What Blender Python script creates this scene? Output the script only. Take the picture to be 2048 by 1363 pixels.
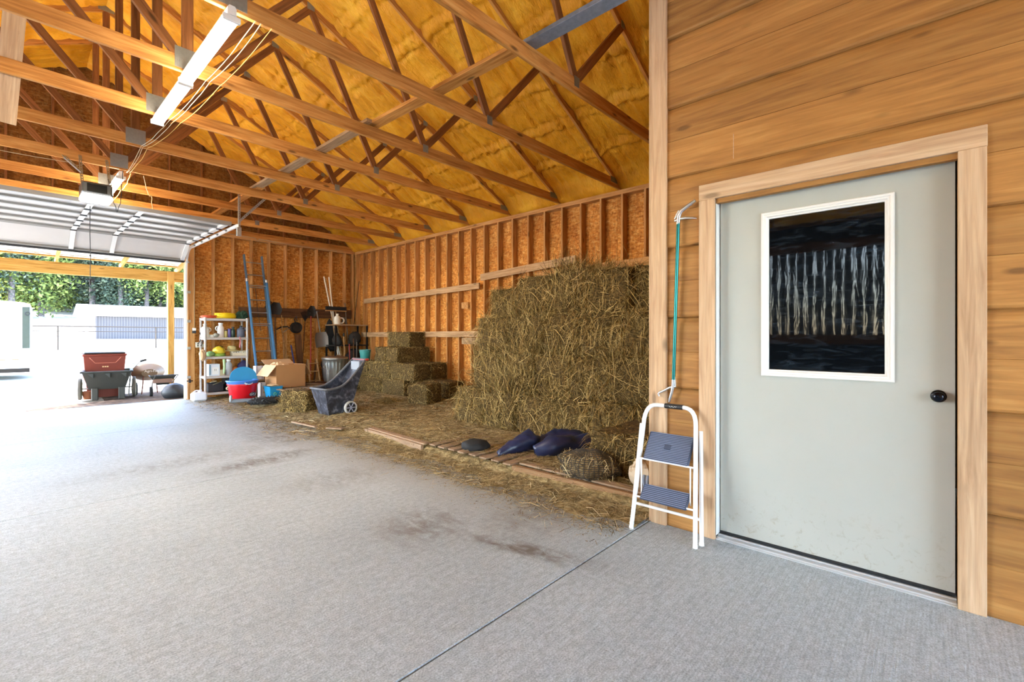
import bpy, math, random
import numpy as np
from mathutils import Matrix, Vector, Euler

# ------------------------------------------------------------------ scene, camera, light
scene = bpy.context.scene
COL = scene.collection
for o in list(bpy.data.objects):
    bpy.data.objects.remove(o)

FPX = 933.4                                  # focal length in pixels of the 2048 px wide frame
cam_data = bpy.data.cameras.new('camera')
cam_data.sensor_width = 36.0
cam_data.lens = FPX / 2048 * 36.0
cam_data.shift_y = -10.0 / 2048
cam_data.clip_start = 0.05
cam_data.clip_end = 600
cam = bpy.data.objects.new('camera', cam_data)
COL.objects.link(cam)
cam.location = (0, 0, 1.42)
cam.rotation_euler = (math.radians(90), 0, -math.radians(47.642))
scene.camera = cam

world = bpy.data.worlds.new('sky')
scene.world = world
world.use_nodes = True
wn = world.node_tree.nodes
wl = world.node_tree.links
bg = wn['Background']
sky = wn.new('ShaderNodeTexSky')
sky.sky_type = 'NISHITA'
sky.sun_disc = False
sky.sun_elevation = math.radians(48)
sky.sun_rotation = math.radians(-60)
sky.dust_density = 1.0
sky.air_density = 1.0
wl.new(sky.outputs[0], bg.inputs[0])
bg.inputs[1].default_value = 1.1

sun = bpy.data.lights.new('sun', 'SUN')
sun.energy = 8.0
sun.angle = math.radians(0.6)
sun.color = (0.98, 0.99, 1.0)
sun_o = bpy.data.objects.new('sun', sun)
COL.objects.link(sun_o)
sd = Vector((-0.90, 0.28, 1.15)).normalized()          # towards the sun
sun_o.rotation_euler = sd.to_track_quat('Z', 'Y').to_euler()
sun_o.location = (-20, 20, 30)

# light portals only guide the sampling of the sky through the two open ends of the barn
def portal(loc, rot, sx, sy):
    l = bpy.data.lights.new('sky_portal', 'AREA')
    l.shape = 'RECTANGLE'
    l.size, l.size_y = sx, sy
    l.cycles.is_portal = True
    o = bpy.data.objects.new('sky_portal', l)
    o.location = loc
    o.rotation_euler = rot
    COL.objects.link(o)
portal((1.1, -6.5, 1.9), (math.radians(90), 0, 0), 11.0, 3.7)
portal((-4.85, 8.5, 1.75), (0, math.radians(-90), 0), 3.5, 6.0)
portal((0.9, 12.5, 1.55), (math.radians(-90), 0, 0), 3.7, 3.1)

vs = scene.view_settings
vs.view_transform = 'Standard'
vs.look = 'None'
vs.exposure = 1.55
vs.gamma = 1.0
vs.use_curve_mapping = False
scene.cycles.max_bounces = 7
scene.cycles.diffuse_bounces = 5
scene.cycles.glossy_bounces = 2
scene.cycles.transmission_bounces = 2
scene.cycles.use_light_tree = False

# ------------------------------------------------------------------ helpers
R = math.radians
rng = np.random.default_rng(7)
random.seed(5)

def lin(c):
    return tuple((x / 255 / 12.92) if x / 255 <= 0.04045 else ((x / 255 + 0.055) / 1.055) ** 2.4 for x in c[:3]) + (1.0,)

class MB:
    """collects simple shapes; build() links them as one mesh object"""
    def __init__(s):
        s.v = []
        s.f = []
        s.n = 0
    def add(s, v, f, M=None):
        v = np.asarray(v, float).reshape(-1, 3)
        if M is not None:
            m = np.array(M)
            v = v @ m[:3, :3].T + m[:3, 3]
        k = s.n
        s.v.append(v)
        s.f += [[i + k for i in q] for q in f]
        s.n += len(v)
        return s
    def box(s, a, b, M=None, c=0.0):
        a = np.array(a, float)
        b = np.array(b, float)
        if c <= 0:
            v = [(x, y, z) for x in (a[0], b[0]) for y in (a[1], b[1]) for z in (a[2], b[2])]
            f = [(0, 1, 3, 2), (4, 6, 7, 5), (0, 4, 5, 1), (2, 3, 7, 6), (0, 2, 6, 4), (1, 5, 7, 3)]
            return s.add(v, f, M)
        v, f = cbox(a, b, c)
        return s.add(v, f, M)
    def cyl(s, p0, p1, r0, r1=None, n=16, caps=True, M=None):
        r1 = r0 if r1 is None else r1
        p0 = np.array(p0, float)
        p1 = np.array(p1, float)
        d = p1 - p0
        d = d / (np.linalg.norm(d) + 1e-9)
        u = np.cross(d, (0, 0, 1) if abs(d[2]) < 0.9 else (1, 0, 0))
        u /= np.linalg.norm(u)
        w = np.cross(d, u)
        t = np.arange(n) * 2 * np.pi / n
        ring = np.outer(np.cos(t), u) + np.outer(np.sin(t), w)
        v = np.vstack([p0 + ring * r0, p1 + ring * r1])
        f = [(i, (i + 1) % n, n + (i + 1) % n, n + i) for i in range(n)]
        if caps:
            f += [tuple(range(n - 1, -1, -1)), tuple(range(n, 2 * n))]
        return s.add(v, f, M)
    def tube(s, pts, r, n=8, closed=False, M=None):
        P = np.array(pts, float)
        m = len(P)
        rr = np.full(m, r) if np.isscalar(r) else np.array(r, float)
        T = np.zeros_like(P)
        for i in range(m):
            a = P[(i - 1) % m] if (closed or i > 0) else P[i]
            b = P[(i + 1) % m] if (closed or i < m - 1) else P[i]
            T[i] = (b - a) / (np.linalg.norm(b - a) + 1e-9)
        u = np.cross(T[0], (0, 0, 1) if abs(T[0][2]) < 0.9 else (1, 0, 0))
        u /= np.linalg.norm(u)
        V = []
        t = np.arange(n) * 2 * np.pi / n
        for i in range(m):
            u = u - T[i] * np.dot(u, T[i])
            u /= np.linalg.norm(u) + 1e-9
            w = np.cross(T[i], u)
            V.append(P[i] + (np.outer(np.cos(t), u) + np.outer(np.sin(t), w)) * rr[i])
        f = []
        for i in range(m if closed else m - 1):
            j = (i + 1) % m
            f += [(i * n + k, i * n + (k + 1) % n, j * n + (k + 1) % n, j * n + k) for k in range(n)]
        if not closed:
            f += [tuple(range(n - 1, -1, -1)), tuple((m - 1) * n + k for k in range(n))]
        return s.add(np.vstack(V), f, M)
    def lathe(s, prof, n=24, c=(0, 0, 0), sy=1.0, M=None):
        prof = np.array(prof, float)
        t = np.arange(n) * 2 * np.pi / n
        V = [np.stack([c[0] + r * np.cos(t), c[1] + sy * r * np.sin(t), np.full(n, c[2] + z)], 1) for r, z in prof]
        f = []
        for i in range(len(prof) - 1):
            f += [(i * n + k, i * n + (k + 1) % n, (i + 1) * n + (k + 1) % n, (i + 1) * n + k) for k in range(n)]
        return s.add(np.vstack(V), f, M)
    def prism(s, poly, y0, y1, M=None):
        """polygon in the XZ plane extruded along Y"""
        n = len(poly)
        v = [(x, y0, z) for x, z in poly] + [(x, y1, z) for x, z in poly]
        f = [tuple(range(n)), tuple(range(2 * n - 1, n - 1, -1))]
        f += [(i, n + i, n + (i + 1) % n, (i + 1) % n) for i in range(n)]
        return s.add(v, f, M)
    def ell(s, c, r, nu=20, nv=12, M=None):
        V = []
        for i in range(nv + 1):
            ph = np.pi * i / nv
            t = np.arange(nu) * 2 * np.pi / nu
            V.append(np.stack([c[0] + r[0] * np.sin(ph) * np.cos(t), c[1] + r[1] * np.sin(ph) * np.sin(t), np.full(nu, c[2] - r[2] * np.cos(ph))], 1))
        f = [(i * nu + k, i * nu + (k + 1) % nu, (i + 1) * nu + (k + 1) % nu, (i + 1) * nu + k) for i in range(nv) for k in range(nu)]
        return s.add(np.vstack(V), f, M)
    def torus(s, c, R0, r, n=24, m=8, M=None, axis='Z'):
        t = np.arange(n) * 2 * np.pi / n
        P = np.stack([R0 * np.cos(t), R0 * np.sin(t), 0 * t], 1)
        if axis == 'Y':
            P = P[:, [0, 2, 1]]
        if axis == 'X':
            P = P[:, [2, 0, 1]]
        return s.tube(P + np.array(c), r, m, True, M)
    def grid(s, X, Y, Z):
        nx, ny = X.shape
        v = np.stack([X.ravel(), Y.ravel(), Z.ravel()], 1)
        f = [(i * ny + j, (i + 1) * ny + j, (i + 1) * ny + j + 1, i * ny + j + 1) for i in range(nx - 1) for j in range(ny - 1)]
        return s.add(v, f)
    def mesh(s, name, smooth=None):
        me = bpy.data.meshes.new(name)
        v = np.vstack(s.v) if s.v else np.zeros((0, 3))
        me.from_pydata(v.tolist(), [], s.f)
        if smooth is not None:
            me.polygons.foreach_set('use_smooth', [True] * len(me.polygons))
            me.set_sharp_from_angle(angle=R(smooth))
        me.update()
        return me
    def build(s, name, mat, parent=None, smooth=40, loc=None, rot=None):
        return put(name, s.mesh(name, smooth), mat, parent, loc, rot)

def cbox(a, b, c):
    c = min(c, 0.45 * float(np.min(np.abs(b - a))))
    ctr = (a + b) / 2
    h = np.abs(b - a) / 2
    V = []
    idx = {}
    for sx in (-1, 1):
        for sy in (-1, 1):
            for sz in (-1, 1):
                for k in range(3):
                    p = np.array([sx * h[0], sy * h[1], sz * h[2]])
                    q = p - np.array([sx, sy, sz]) * c
                    q[k] = p[k]
                    idx[(sx, sy, sz, k)] = len(V)
                    V.append(ctr + q)
    F = []
    for k in range(3):
        o = [i for i in range(3) if i != k]
        for s in (-1, 1):
            q = []
            for (u, w) in ((-1, -1), (1, -1), (1, 1), (-1, 1)):
                t = [0, 0, 0]
                t[k] = s
                t[o[0]] = u
                t[o[1]] = w
                q.append(idx[(t[0], t[1], t[2], k)])
            F.append(q)
    for k in range(3):
        o = [i for i in range(3) if i != k]
        for u in (-1, 1):
            for w in (-1, 1):
                q = []
                for (s, kk) in ((-1, o[0]), (1, o[0]), (1, o[1]), (-1, o[1])):
                    t = [0, 0, 0]
                    t[k] = s
                    t[o[0]] = u
                    t[o[1]] = w
                    q.append(idx[(t[0], t[1], t[2], kk)])
                F.append(q)
    for sx in (-1, 1):
        for sy in (-1, 1):
            for sz in (-1, 1):
                F.append([idx[(sx, sy, sz, k)] for k in range(3)])
    V = np.array(V)
    out = []
    for q in F:
        n = np.cross(V[q[1]] - V[q[0]], V[q[2]] - V[q[0]])
        out.append(q if np.dot(n, V[q].mean(0) - ctr) > 0 else q[::-1])
    return V, out

def put(name, me, mat, parent=None, loc=None, rot=None):
    if not me.materials:
        me.materials.append(mat)
    o = bpy.data.objects.new(name, me)
    COL.objects.link(o)
    if parent is not None:
        o.parent = parent
    if loc is not None:
        o.location = loc
    if rot is not None:
        o.rotation_euler = rot
    return o

def thing(name, label, cat, loc=(0, 0, 0), rotz=0.0, group=None, rot=None):
    o = bpy.data.objects.new(name, None)
    o.empty_display_size = 0.1
    COL.objects.link(o)
    o.location = loc
    o.rotation_euler = rot if rot else (0, 0, rotz)
    return tag(o, label, cat, group)

def tag(o, label, cat, group=None, kind=None):
    o['label'] = label
    if cat:
        o['category'] = cat
    if group:
        o['group'] = group
    if kind:
        o['kind'] = kind
    return o

def struct(o, label=None, cat=None):
    o['kind'] = 'structure'
    if label:
        o['label'] = label
    if cat:
        o['category'] = cat
    return o

def sroot(name, label=None, cat=None):
    o = bpy.data.objects.new(name, None)
    COL.objects.link(o)
    return struct(o, label, cat)

BC = {}
def board(name, p0, p1, w, t, mat, parent=None, wide=(0, 0, 1), c=0.003):
    """a plank from p0 to p1; w is measured along `wide`, t across it; grain runs along local X"""
    p0 = Vector(p0)
    p1 = Vector(p1)
    L = (p1 - p0).length
    key = (round(L, 3), round(w, 4), round(t, 4), mat.name)
    if key not in BC:
        m = MB()
        m.box((0, -t / 2, -w / 2), (L, t / 2, w / 2), c=c)
        me = m.mesh(name, None)
        me.materials.append(mat)
        BC[key] = me
    x = (p1 - p0).normalized()
    z = Vector(wide)
    z = (z - x * z.dot(x)).normalized()
    y = z.cross(x)
    o = bpy.data.objects.new(name, BC[key])
    COL.objects.link(o)
    if parent is not None:
        o.parent = parent
    o.matrix_basis = Matrix(((x.x, y.x, z.x, p0.x), (x.y, y.y, z.y, p0.y), (x.z, y.z, z.z, p0.z), (0, 0, 0, 1)))
    return o

def copy_tree(o, parent=None):
    c = o.copy()
    COL.objects.link(c)
    c.parent = parent
    for ch in list(o.children):
        copy_tree(ch, c)
    return c

def vnoise(x, y, seed=0):
    x = np.asarray(x, float)
    y = np.asarray(y, float)
    r = np.random.default_rng(seed)
    T = r.random((64, 64))
    xi = np.floor(x).astype(int)
    yi = np.floor(y).astype(int)
    fx = x - xi
    fy = y - yi
    fx = fx * fx * (3 - 2 * fx)
    fy = fy * fy * (3 - 2 * fy)
    g = lambda i, j: T[i % 64, j % 64]
    return (g(xi, yi) * (1 - fx) + g(xi + 1, yi) * fx) * (1 - fy) + (g(xi, yi + 1) * (1 - fx) + g(xi + 1, yi + 1) * fx) * fy - 0.5

def fbm(x, y, seed=0, o=3):
    s = 0
    a = 1.0
    for k in range(o):
        s = s + a * vnoise(x * 2 ** k, y * 2 ** k, seed + k)
        a *= 0.5
    return s

# ------------------------------------------------------------------ materials
MATS = {}
def newmat(name):
    m = bpy.data.materials.new(name)
    m.use_nodes = True
    n = m.node_tree.nodes
    return m, n, m.node_tree.links, n['Principled BSDF']

def ramp(n, stops):
    r = n.new('ShaderNodeValToRGB')
    e = r.color_ramp.elements
    e[0].position = stops[0][0]
    e[0].color = lin(stops[0][1])
    e[1].position = stops[-1][0]
    e[1].color = lin(stops[-1][1])
    for p, c in stops[1:-1]:
        k = e.new(p)
        k.color = lin(c)
    return r

def coords(n, l, scale, rnd=0.0, kind='Object', rot=(0, 0, 0)):
    tc = n.new('ShaderNodeTexCoord')
    mp = n.new('ShaderNodeMapping')
    mp.inputs['Scale'].default_value = scale
    mp.inputs['Rotation'].default_value = rot
    if rnd:
        oi = n.new('ShaderNodeObjectInfo')
        mu = n.new('ShaderNodeMath')
        mu.operation = 'MULTIPLY'
        mu.inputs[1].default_value = rnd
        l.new(oi.outputs['Random'], mu.inputs[0])
        ad = n.new('ShaderNodeVectorMath')
        ad.operation = 'ADD'
        l.new(tc.outputs[kind], ad.inputs[0])
        l.new(mu.outputs[0], ad.inputs[1])
        l.new(ad.outputs[0], mp.inputs['Vector'])
    else:
        l.new(tc.outputs[kind], mp.inputs['Vector'])
    return mp

def noise(n, l, mp, scale=1.0, detail=4.0, dist=0.0, rough=0.55):
    t = n.new('ShaderNodeTexNoise')
    t.inputs['Scale'].default_value = scale
    t.inputs['Detail'].default_value = detail
    t.inputs['Distortion'].default_value = dist
    t.inputs['Roughness'].default_value = rough
    l.new(mp.outputs[0], t.inputs['Vector'])
    return t

def mix(n, l, fac, a, b, mode='MIX'):
    m = n.new('ShaderNodeMix')
    m.data_type = 'RGBA'
    m.blend_type = mode
    for s, v in ((m.inputs[0], fac), (m.inputs[6], a), (m.inputs[7], b)):
        if hasattr(v, 'links'):
            l.new(v, s)
        else:
            s.default_value = v
    return m.outputs[2]

def bump(n, l, b, height, strength, dist=0.01):
    k = n.new('ShaderNodeBump')
    k.inputs['Strength'].default_value = strength
    k.inputs['Distance'].default_value = dist
    l.new(height, k.inputs['Height'])
    l.new(k.outputs[0], b.inputs['Normal'])

def plain(name, col, rough=0.5, metal=0.0, var=0.12, vs_=6.0, bmp=0.0, bs=60.0, spec=None):
    if name in MATS:
        return MATS[name]
    m, n, l, b = newmat(name)
    mp = coords(n, l, (1, 1, 1), 7.0)
    t = noise(n, l, mp, vs_, 4)
    c = lin(col)
    dk = tuple(x * (1 - var) for x in c[:3]) + (1,)
    lt = tuple(min(1, x * (1 + var)) for x in c[:3]) + (1,)
    l.new(mix(n, l, t.outputs[0], dk, lt), b.inputs['Base Color'])
    b.inputs['Roughness'].default_value = rough
    b.inputs['Metallic'].default_value = metal
    if spec is not None:
        b.inputs['Specular IOR Level'].default_value = spec
    if bmp:
        t2 = noise(n, l, mp, bs, 3)
        bump(n, l, b, t2.outputs[0], bmp)
    MATS[name] = m
    return m

def wood(name, dark, mid, light, rough=0.7, knots=0.6, grain=1.0, bs=0.25, hue=0.25, spec=0.25):
    if name in MATS:
        return MATS[name]
    m, n, l, b = newmat(name)
    mp = coords(n, l, (1.1, 16 * grain, 16 * grain), 31.0)
    t = noise(n, l, mp, 1.6, 6, 0.6, 0.6)
    r = ramp(n, [(0.28, dark), (0.5, mid), (0.74, light)])
    l.new(t.outputs[0], r.inputs[0])
    mp2 = coords(n, l, (3.0, 90 * grain, 90 * grain), 17.0)
    t2 = noise(n, l, mp2, 1.0, 3, 0.2)
    r2 = ramp(n, [(0.3, (120, 120, 120)), (0.7, (255, 255, 255))])
    l.new(t2.outputs[0], r2.inputs[0])
    c = mix(n, l, 0.22, r.outputs[0], r2.outputs[0], 'MULTIPLY')
    # knots
    mp3 = coords(n, l, (1.6, 5, 5), 53.0)
    v = n.new('ShaderNodeTexVoronoi')
    v.inputs['Scale'].default_value = 1.3
    l.new(mp3.outputs[0], v.inputs['Vector'])
    rk = n.new('ShaderNodeMapRange')
    rk.inputs[1].default_value = 0.07
    rk.inputs[2].default_value = 0.15
    rk.inputs[3].default_value = knots
    rk.inputs[4].default_value = 0.0
    l.new(v.outputs['Distance'], rk.inputs[0])
    c = mix(n, l, rk.outputs[0], c, lin(tuple(int(x * 0.42) for x in dark)))
    # board to board variation
    oi = n.new('ShaderNodeObjectInfo')
    hv = n.new('ShaderNodeHueSaturation')
    mr = n.new('ShaderNodeMapRange')
    mr.inputs[3].default_value = 1 - hue
    mr.inputs[4].default_value = 1 + hue
    l.new(oi.outputs['Random'], mr.inputs[0])
    l.new(mr.outputs[0], hv.inputs['Value'])
    l.new(c, hv.inputs['Color'])
    l.new(hv.outputs[0], b.inputs['Base Color'])
    b.inputs['Roughness'].default_value = rough
    b.inputs['Specular IOR Level'].default_value = spec
    bump(n, l, b, t2.outputs[0], bs, 0.004)
    MATS[name] = m
    return m

def m_osb(name='osb', k_=1.0):
    m, n, l, b = newmat(name)
    dk = lambda c: tuple(int(x * k_) for x in c)
    cols = []
    for k, rot in enumerate((0.3, 1.25, 2.3)):
        mp = coords(n, l, (13, 13, 34) if k != 1 else (34, 34, 13), 5.0, rot=(rot, rot * .3, rot))
        v = n.new('ShaderNodeTexVoronoi')
        v.inputs['Scale'].default_value = 1.0 + 0.25 * k
        l.new(mp.outputs[0], v.inputs['Vector'])
        r = ramp(n, [(0.0, dk((140, 80, 28))), (0.45, dk((208, 134, 56))), (0.8, dk((226, 160, 78))), (1.0, dk((244, 200, 120)))])
        sp = n.new('ShaderNodeSeparateColor')
        l.new(v.outputs['Color'], sp.inputs[0])
        l.new(sp.outputs[0], r.inputs[0])
        cols.append((r.outputs[0], sp.outputs[1]))
    c = mix(n, l, 0.5, cols[0][0], cols[1][0])
    c = mix(n, l, 0.4, c, cols[2][0])
    mp = coords(n, l, (1, 1, 1), 9.0)
    t = noise(n, l, mp, 1.1, 4)
    r = ramp(n, [(0.35, (205, 190, 176)), (0.65, (255, 255, 255))])
    l.new(t.outputs[0], r.inputs[0])
    c = mix(n, l, 0.8, c, r.outputs[0], 'MULTIPLY')
    t2 = noise(n, l, mp, 38, 2)
    rk = ramp(n, [(0.66, (255, 255, 255)), (0.74, (120, 84, 50))])
    l.new(t2.outputs[0], rk.inputs[0])
    c = mix(n, l, 0.7, c, rk.outputs[0], 'MULTIPLY')
    l.new(c, b.inputs['Base Color'])
    b.inputs['Roughness'].default_value = 0.75
    b.inputs['Specular IOR Level'].default_value = 0.2
    bump(n, l, b, cols[0][1], 0.25, 0.003)
    return m

def m_concrete():
    m, n, l, b = newmat('concrete')
    mp = coords(n, l, (1, 1, 1))
    t = noise(n, l, mp, 0.55, 6, 0.4)
    r = ramp(n, [(0.3, (182, 194, 199)), (0.5, (194, 206, 211)), (0.7, (202, 214, 219))])
    l.new(t.outputs[0], r.inputs[0])
    t2 = noise(n, l, mp, 26, 5)
    r2 = ramp(n, [(0.35, (200, 198, 196)), (0.62, (255, 255, 255))])
    l.new(t2.outputs[0], r2.inputs[0])
    c = mix(n, l, 0.5, r.outputs[0], r2.outputs[0], 'MULTIPLY')
    tf = noise(n, l, mp, 120, 3)
    rf = ramp(n, [(0.36, (140, 138, 134)), (0.62, (255, 255, 255))])
    l.new(tf.outputs[0], rf.inputs[0])
    c = mix(n, l, 0.5, c, rf.outputs[0], 'MULTIPLY')
    mpq = coords(n, l, (3.0, 110, 1))
    tq = noise(n, l, mpq, 1.0, 4, 0.1)
    rq = ramp(n, [(0.36, (150, 148, 146)), (0.58, (255, 255, 255))])
    l.new(tq.outputs[0], rq.inputs[0])
    c = mix(n, l, 0.24, c, rq.outputs[0], 'MULTIPLY')
    # soiled tracks: brown dirt trodden in along the straw edge and dragged across the slab
    sx = n.new('ShaderNodeSeparateXYZ')
    tc = n.new('ShaderNodeTexCoord')
    l.new(tc.outputs['Object'], sx.inputs[0])
    def band(cx, cy, rx, ry, amp, rotz=0.0):
        mpb = n.new('ShaderNodeMapping')
        mpb.vector_type = 'TEXTURE'
        mpb.inputs['Location'].default_value = (cx, cy, 0)
        mpb.inputs['Rotation'].default_value = (0, 0, rotz)
        mpb.inputs['Scale'].default_value = (rx, ry, 1e6)
        l.new(tc.outputs['Object'], mpb.inputs['Vector'])
        ln = n.new('ShaderNodeVectorMath')
        ln.operation = 'LENGTH'
        l.new(mpb.outputs[0], ln.inputs[0])
        mr = n.new('ShaderNodeMapRange')
        mr.interpolation_type = 'SMOOTHSTEP'
        mr.inputs[1].default_value = 0.15
        mr.inputs[2].default_value = 1.0
        mr.inputs[3].default_value = amp
        mr.inputs[4].default_value = 0.0
        l.new(ln.outputs['Value'], mr.inputs[0])
        return mr.outputs[0]
    mps = coords(n, l, (1.6, 0.8, 1))
    ts = noise(n, l, mps, 7.0, 9, 0.5, 0.7)
    rs = n.new('ShaderNodeMapRange')
    rs.inputs[1].default_value = 0.38
    rs.inputs[2].default_value = 0.60
    l.new(ts.outputs[0], rs.inputs[0])
    def add(a, bb):
        k = n.new('ShaderNodeMath')
        k.operation = 'MAXIMUM'
        l.new(a, k.inputs[0])
        l.new(bb, k.inputs[1])
        return k.outputs[0]
    s = band(2.35, 2.05, 0.16, 0.75, 1.0, 0.25)
    s = add(s, band(2.75, 2.35, 0.75, 0.45, 0.55))
    s = add(s, band(2.15, 2.85, 0.55, 0.5, 0.75, 0.3))
    s = add(s, band(2.05, 5.7, 1.0, 0.35, 0.95, 0.15))
    s = add(s, band(1.4, 6.3, 1.5, 0.4, 0.5, 0.1))
    s = add(s, band(2.6, 7.0, 0.5, 1.3, 0.65))
    s = add(s, band(2.3, 4.4, 0.8, 0.5, 0.45))
    mu = n.new('ShaderNodeMath')
    mu.operation = 'MULTIPLY'
    l.new(s, mu.inputs[0])
    l.new(rs.outputs[0], mu.inputs[1])
    c = mix(n, l, mu.outputs[0], c, lin((106, 100, 94)))
    # straw dust rubbed into the concrete near the bed
    mr = n.new('ShaderNodeMapRange')
    mr.inputs[1].default_value = 2.35
    mr.inputs[2].default_value = 3.2
    l.new(sx.outputs[0], mr.inputs[0])
    gy = n.new('ShaderNodeMapRange')
    gy.inputs[1].default_value = 1.7
    gy.inputs[2].default_value = 2.4
    l.new(sx.outputs[1], gy.inputs[0])
    mm = n.new('ShaderNodeMath')
    mm.operation = 'MULTIPLY'
    l.new(mr.outputs[0], mm.inputs[0])
    l.new(gy.outputs[0], mm.inputs[1])
    mm2 = n.new('ShaderNodeMath')
    mm2.operation = 'MULTIPLY'
    l.new(mm.outputs[0], mm2.inputs[0])
    l.new(t2.outputs[0], mm2.inputs[1])
    c = mix(n, l, mm2.outputs[0], c, lin((122, 104, 74)))
    l.new(c, b.inputs['Base Color'])
    b.inputs['Roughness'].default_value = 0.5
    b.inputs['Specular IOR Level'].default_value = 0.45
    mpb = coords(n, l, (2.2, 130, 1))
    tb = noise(n, l, mpb, 1.0, 3, 0.0)
    ad = n.new('ShaderNodeMath')
    ad.operation = 'ADD'
    l.new(tb.outputs[0], ad.inputs[0])
    mu2 = n.new('ShaderNodeMath')
    mu2.operation = 'MULTIPLY'
    mu2.inputs[1].default_value = 0.6
    l.new(tf.outputs[0], mu2.inputs[0])
    l.new(mu2.outputs[0], ad.inputs[1])
    bump(n, l, b, ad.outputs[0], 0.6, 0.005)
    return m

def m_foam():
    m, n, l, b = newmat('spray_foam')
    mp = coords(n, l, (1, 1, 1))
    t = noise(n, l, mp, 2.2, 6, 0.5)
    r = ramp(n, [(0.3, (206, 140, 24)), (0.5, (228, 160, 34)), (0.72, (242, 184, 54))])
    l.new(t.outputs[0], r.inputs[0])
    l.new(r.outputs[0], b.inputs['Base Color'])
    b.inputs['Roughness'].default_value = 0.48
    b.inputs['Specular IOR Level'].default_value = 0.35
    mp2 = coords(n, l, (14, 50, 14))
    t2 = noise(n, l, mp2, 1.0, 4, 0.7)
    bump(n, l, b, t2.outputs[0], 0.7, 0.03)
    return m

def m_island(name, stops, rough=0.7, trans=0.0):
    m, n, l, b = newmat(name)
    g = n.new('ShaderNodeNewGeometry')
    r = ramp(n, stops)
    l.new(g.outputs['Random Per Island'], r.inputs[0])
    l.new(r.outputs[0], b.inputs['Base Color'])
    b.inputs['Roughness'].default_value = rough
    b.inputs['Specular IOR Level'].default_value = 0.2
    return m

def m_noise(name, stops, scale, rough=0.8, bmp=0.0, dist=0.02, rnd=3.0, sc=(1, 1, 1), detail=6):
    m, n, l, b = newmat(name)
    mp = coords(n, l, sc, rnd)
    t = noise(n, l, mp, scale, detail, 0.4)
    r = ramp(n, stops)
    l.new(t.outputs[0], r.inputs[0])
    l.new(r.outputs[0], b.inputs['Base Color'])
    b.inputs['Roughness'].default_value = rough
    b.inputs['Specular IOR Level'].default_value = 0.25
    if bmp:
        bump(n, l, b, t.outputs[0], bmp, dist)
    return m

def m_emit(name, col, s):
    m, n, l, b = newmat(name)
    b.inputs['Emission Color'].default_value = col
    b.inputs['Emission Strength'].default_value = s
    b.inputs['Base Color'].default_value = (0.9, 0.9, 0.9, 1)
    return m

OSB = m_osb()
OSBG = m_osb('dark_osb', 0.66)  # same strand board in a darker tone for the far gable
CONC = m_concrete()
FOAM = m_foam()
W_TRUSS = wood('truss_pine', (150, 92, 36), (196, 134, 66), (218, 164, 94), knots=0.75, hue=0.10)
W_WEB = wood('brown_shaded_web_pine', (100, 60, 30), (138, 88, 48), (160, 108, 62), knots=0.7, hue=0.14)  # darker than the chords: partly browner lumber, partly roof shade painted into the colour
W_STUD = wood('stud_pine', (150, 96, 48), (192, 138, 80), (212, 164, 106), knots=0.6, hue=0.12)
W_BOARD = wood('weathered_board', (128, 96, 66), (168, 134, 98), (192, 160, 124), knots=0.6, hue=0.15)
W_SIDE = wood('cedar_siding', (144, 100, 54), (170, 120, 64), (186, 138, 78), knots=0.55, grain=0.8, hue=0.15, rough=0.6)
W_TRIM = wood('pale_trim', (176, 140, 106), (200, 166, 130), (214, 184, 150), knots=0.55, hue=0.05)
W_DARK = wood('old_dark_board', (70, 44, 26), (98, 64, 40), (124, 86, 56), knots=0.5, hue=0.12)
W_CHAR = wood('charcoal_board', (30, 34, 40), (44, 50, 58), (58, 64, 74), knots=0.3)
W_EDGE = wood('edge_timber_tan', (132, 98, 66), (162, 124, 86), (182, 146, 106), knots=0.4)
W_PORCH = wood('porch_pine', (150, 112, 48), (196, 156, 84), (214, 180, 112), knots=0.5, hue=0.06)
W_PALLET = wood('pallet_wood', (112, 88, 66), (152, 126, 100), (182, 156, 128), knots=0.5, hue=0.15)
W_HANDLE = wood('handle_wood', (130, 92, 54), (170, 128, 82), (196, 156, 110), knots=0.1, hue=0.1)
WHITE_M = plain('white_painted_steel', (226, 222, 216), 0.38, 0.0, 0.04)
PANEL_M = plain('door_section_paint', (196, 188, 181), 0.4, 0.0, 0.04)
GREY_M = plain('grey_steel', (142, 136, 128), 0.45, 0.2, 0.08)
GALV = plain('galvanised', (168, 168, 164), 0.38, 0.85, 0.25, 14)
PLATE = plain('nail_plate', (150, 152, 148), 0.45, 0.7, 0.2, 40)
def m_door():
    m, n, l, b = newmat('door_paint')
    mp = coords(n, l, (1, 1, 1))
    t = noise(n, l, mp, 1.6, 3)
    c = mix(n, l, t.outputs[0], lin((168, 169, 160)), lin((180, 181, 173)))
    t2 = noise(n, l, mp, 22, 7, 0.6, 0.7)
    r2 = n.new('ShaderNodeMapRange')
    r2.inputs[1].default_value = 0.54
    r2.inputs[2].default_value = 0.74
    l.new(t2.outputs[0], r2.inputs[0])
    sx = n.new('ShaderNodeSeparateXYZ')
    tc = n.new('ShaderNodeTexCoord')
    l.new(tc.outputs['Object'], sx.inputs[0])
    r3 = n.new('ShaderNodeMapRange')
    r3.inputs[1].default_value = 0.05
    r3.inputs[2].default_value = 0.42
    r3.inputs[3].default_value = 0.9
    r3.inputs[4].default_value = 0.05
    l.new(sx.outputs[2], r3.inputs[0])
    mu = n.new('ShaderNodeMath')
    mu.operation = 'MULTIPLY'
    l.new(r2.outputs[0], mu.inputs[0])
    l.new(r3.outputs[0], mu.inputs[1])
    c = mix(n, l, mu.outputs[0], c, lin((140, 124, 96)))
    l.new(c, b.inputs['Base Color'])
    b.inputs['Roughness'].default_value = 0.42
    return m
DOORP = m_door()
FRAMEW = plain('white_vinyl', (228, 226, 220), 0.35, 0.0, 0.03)
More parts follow.
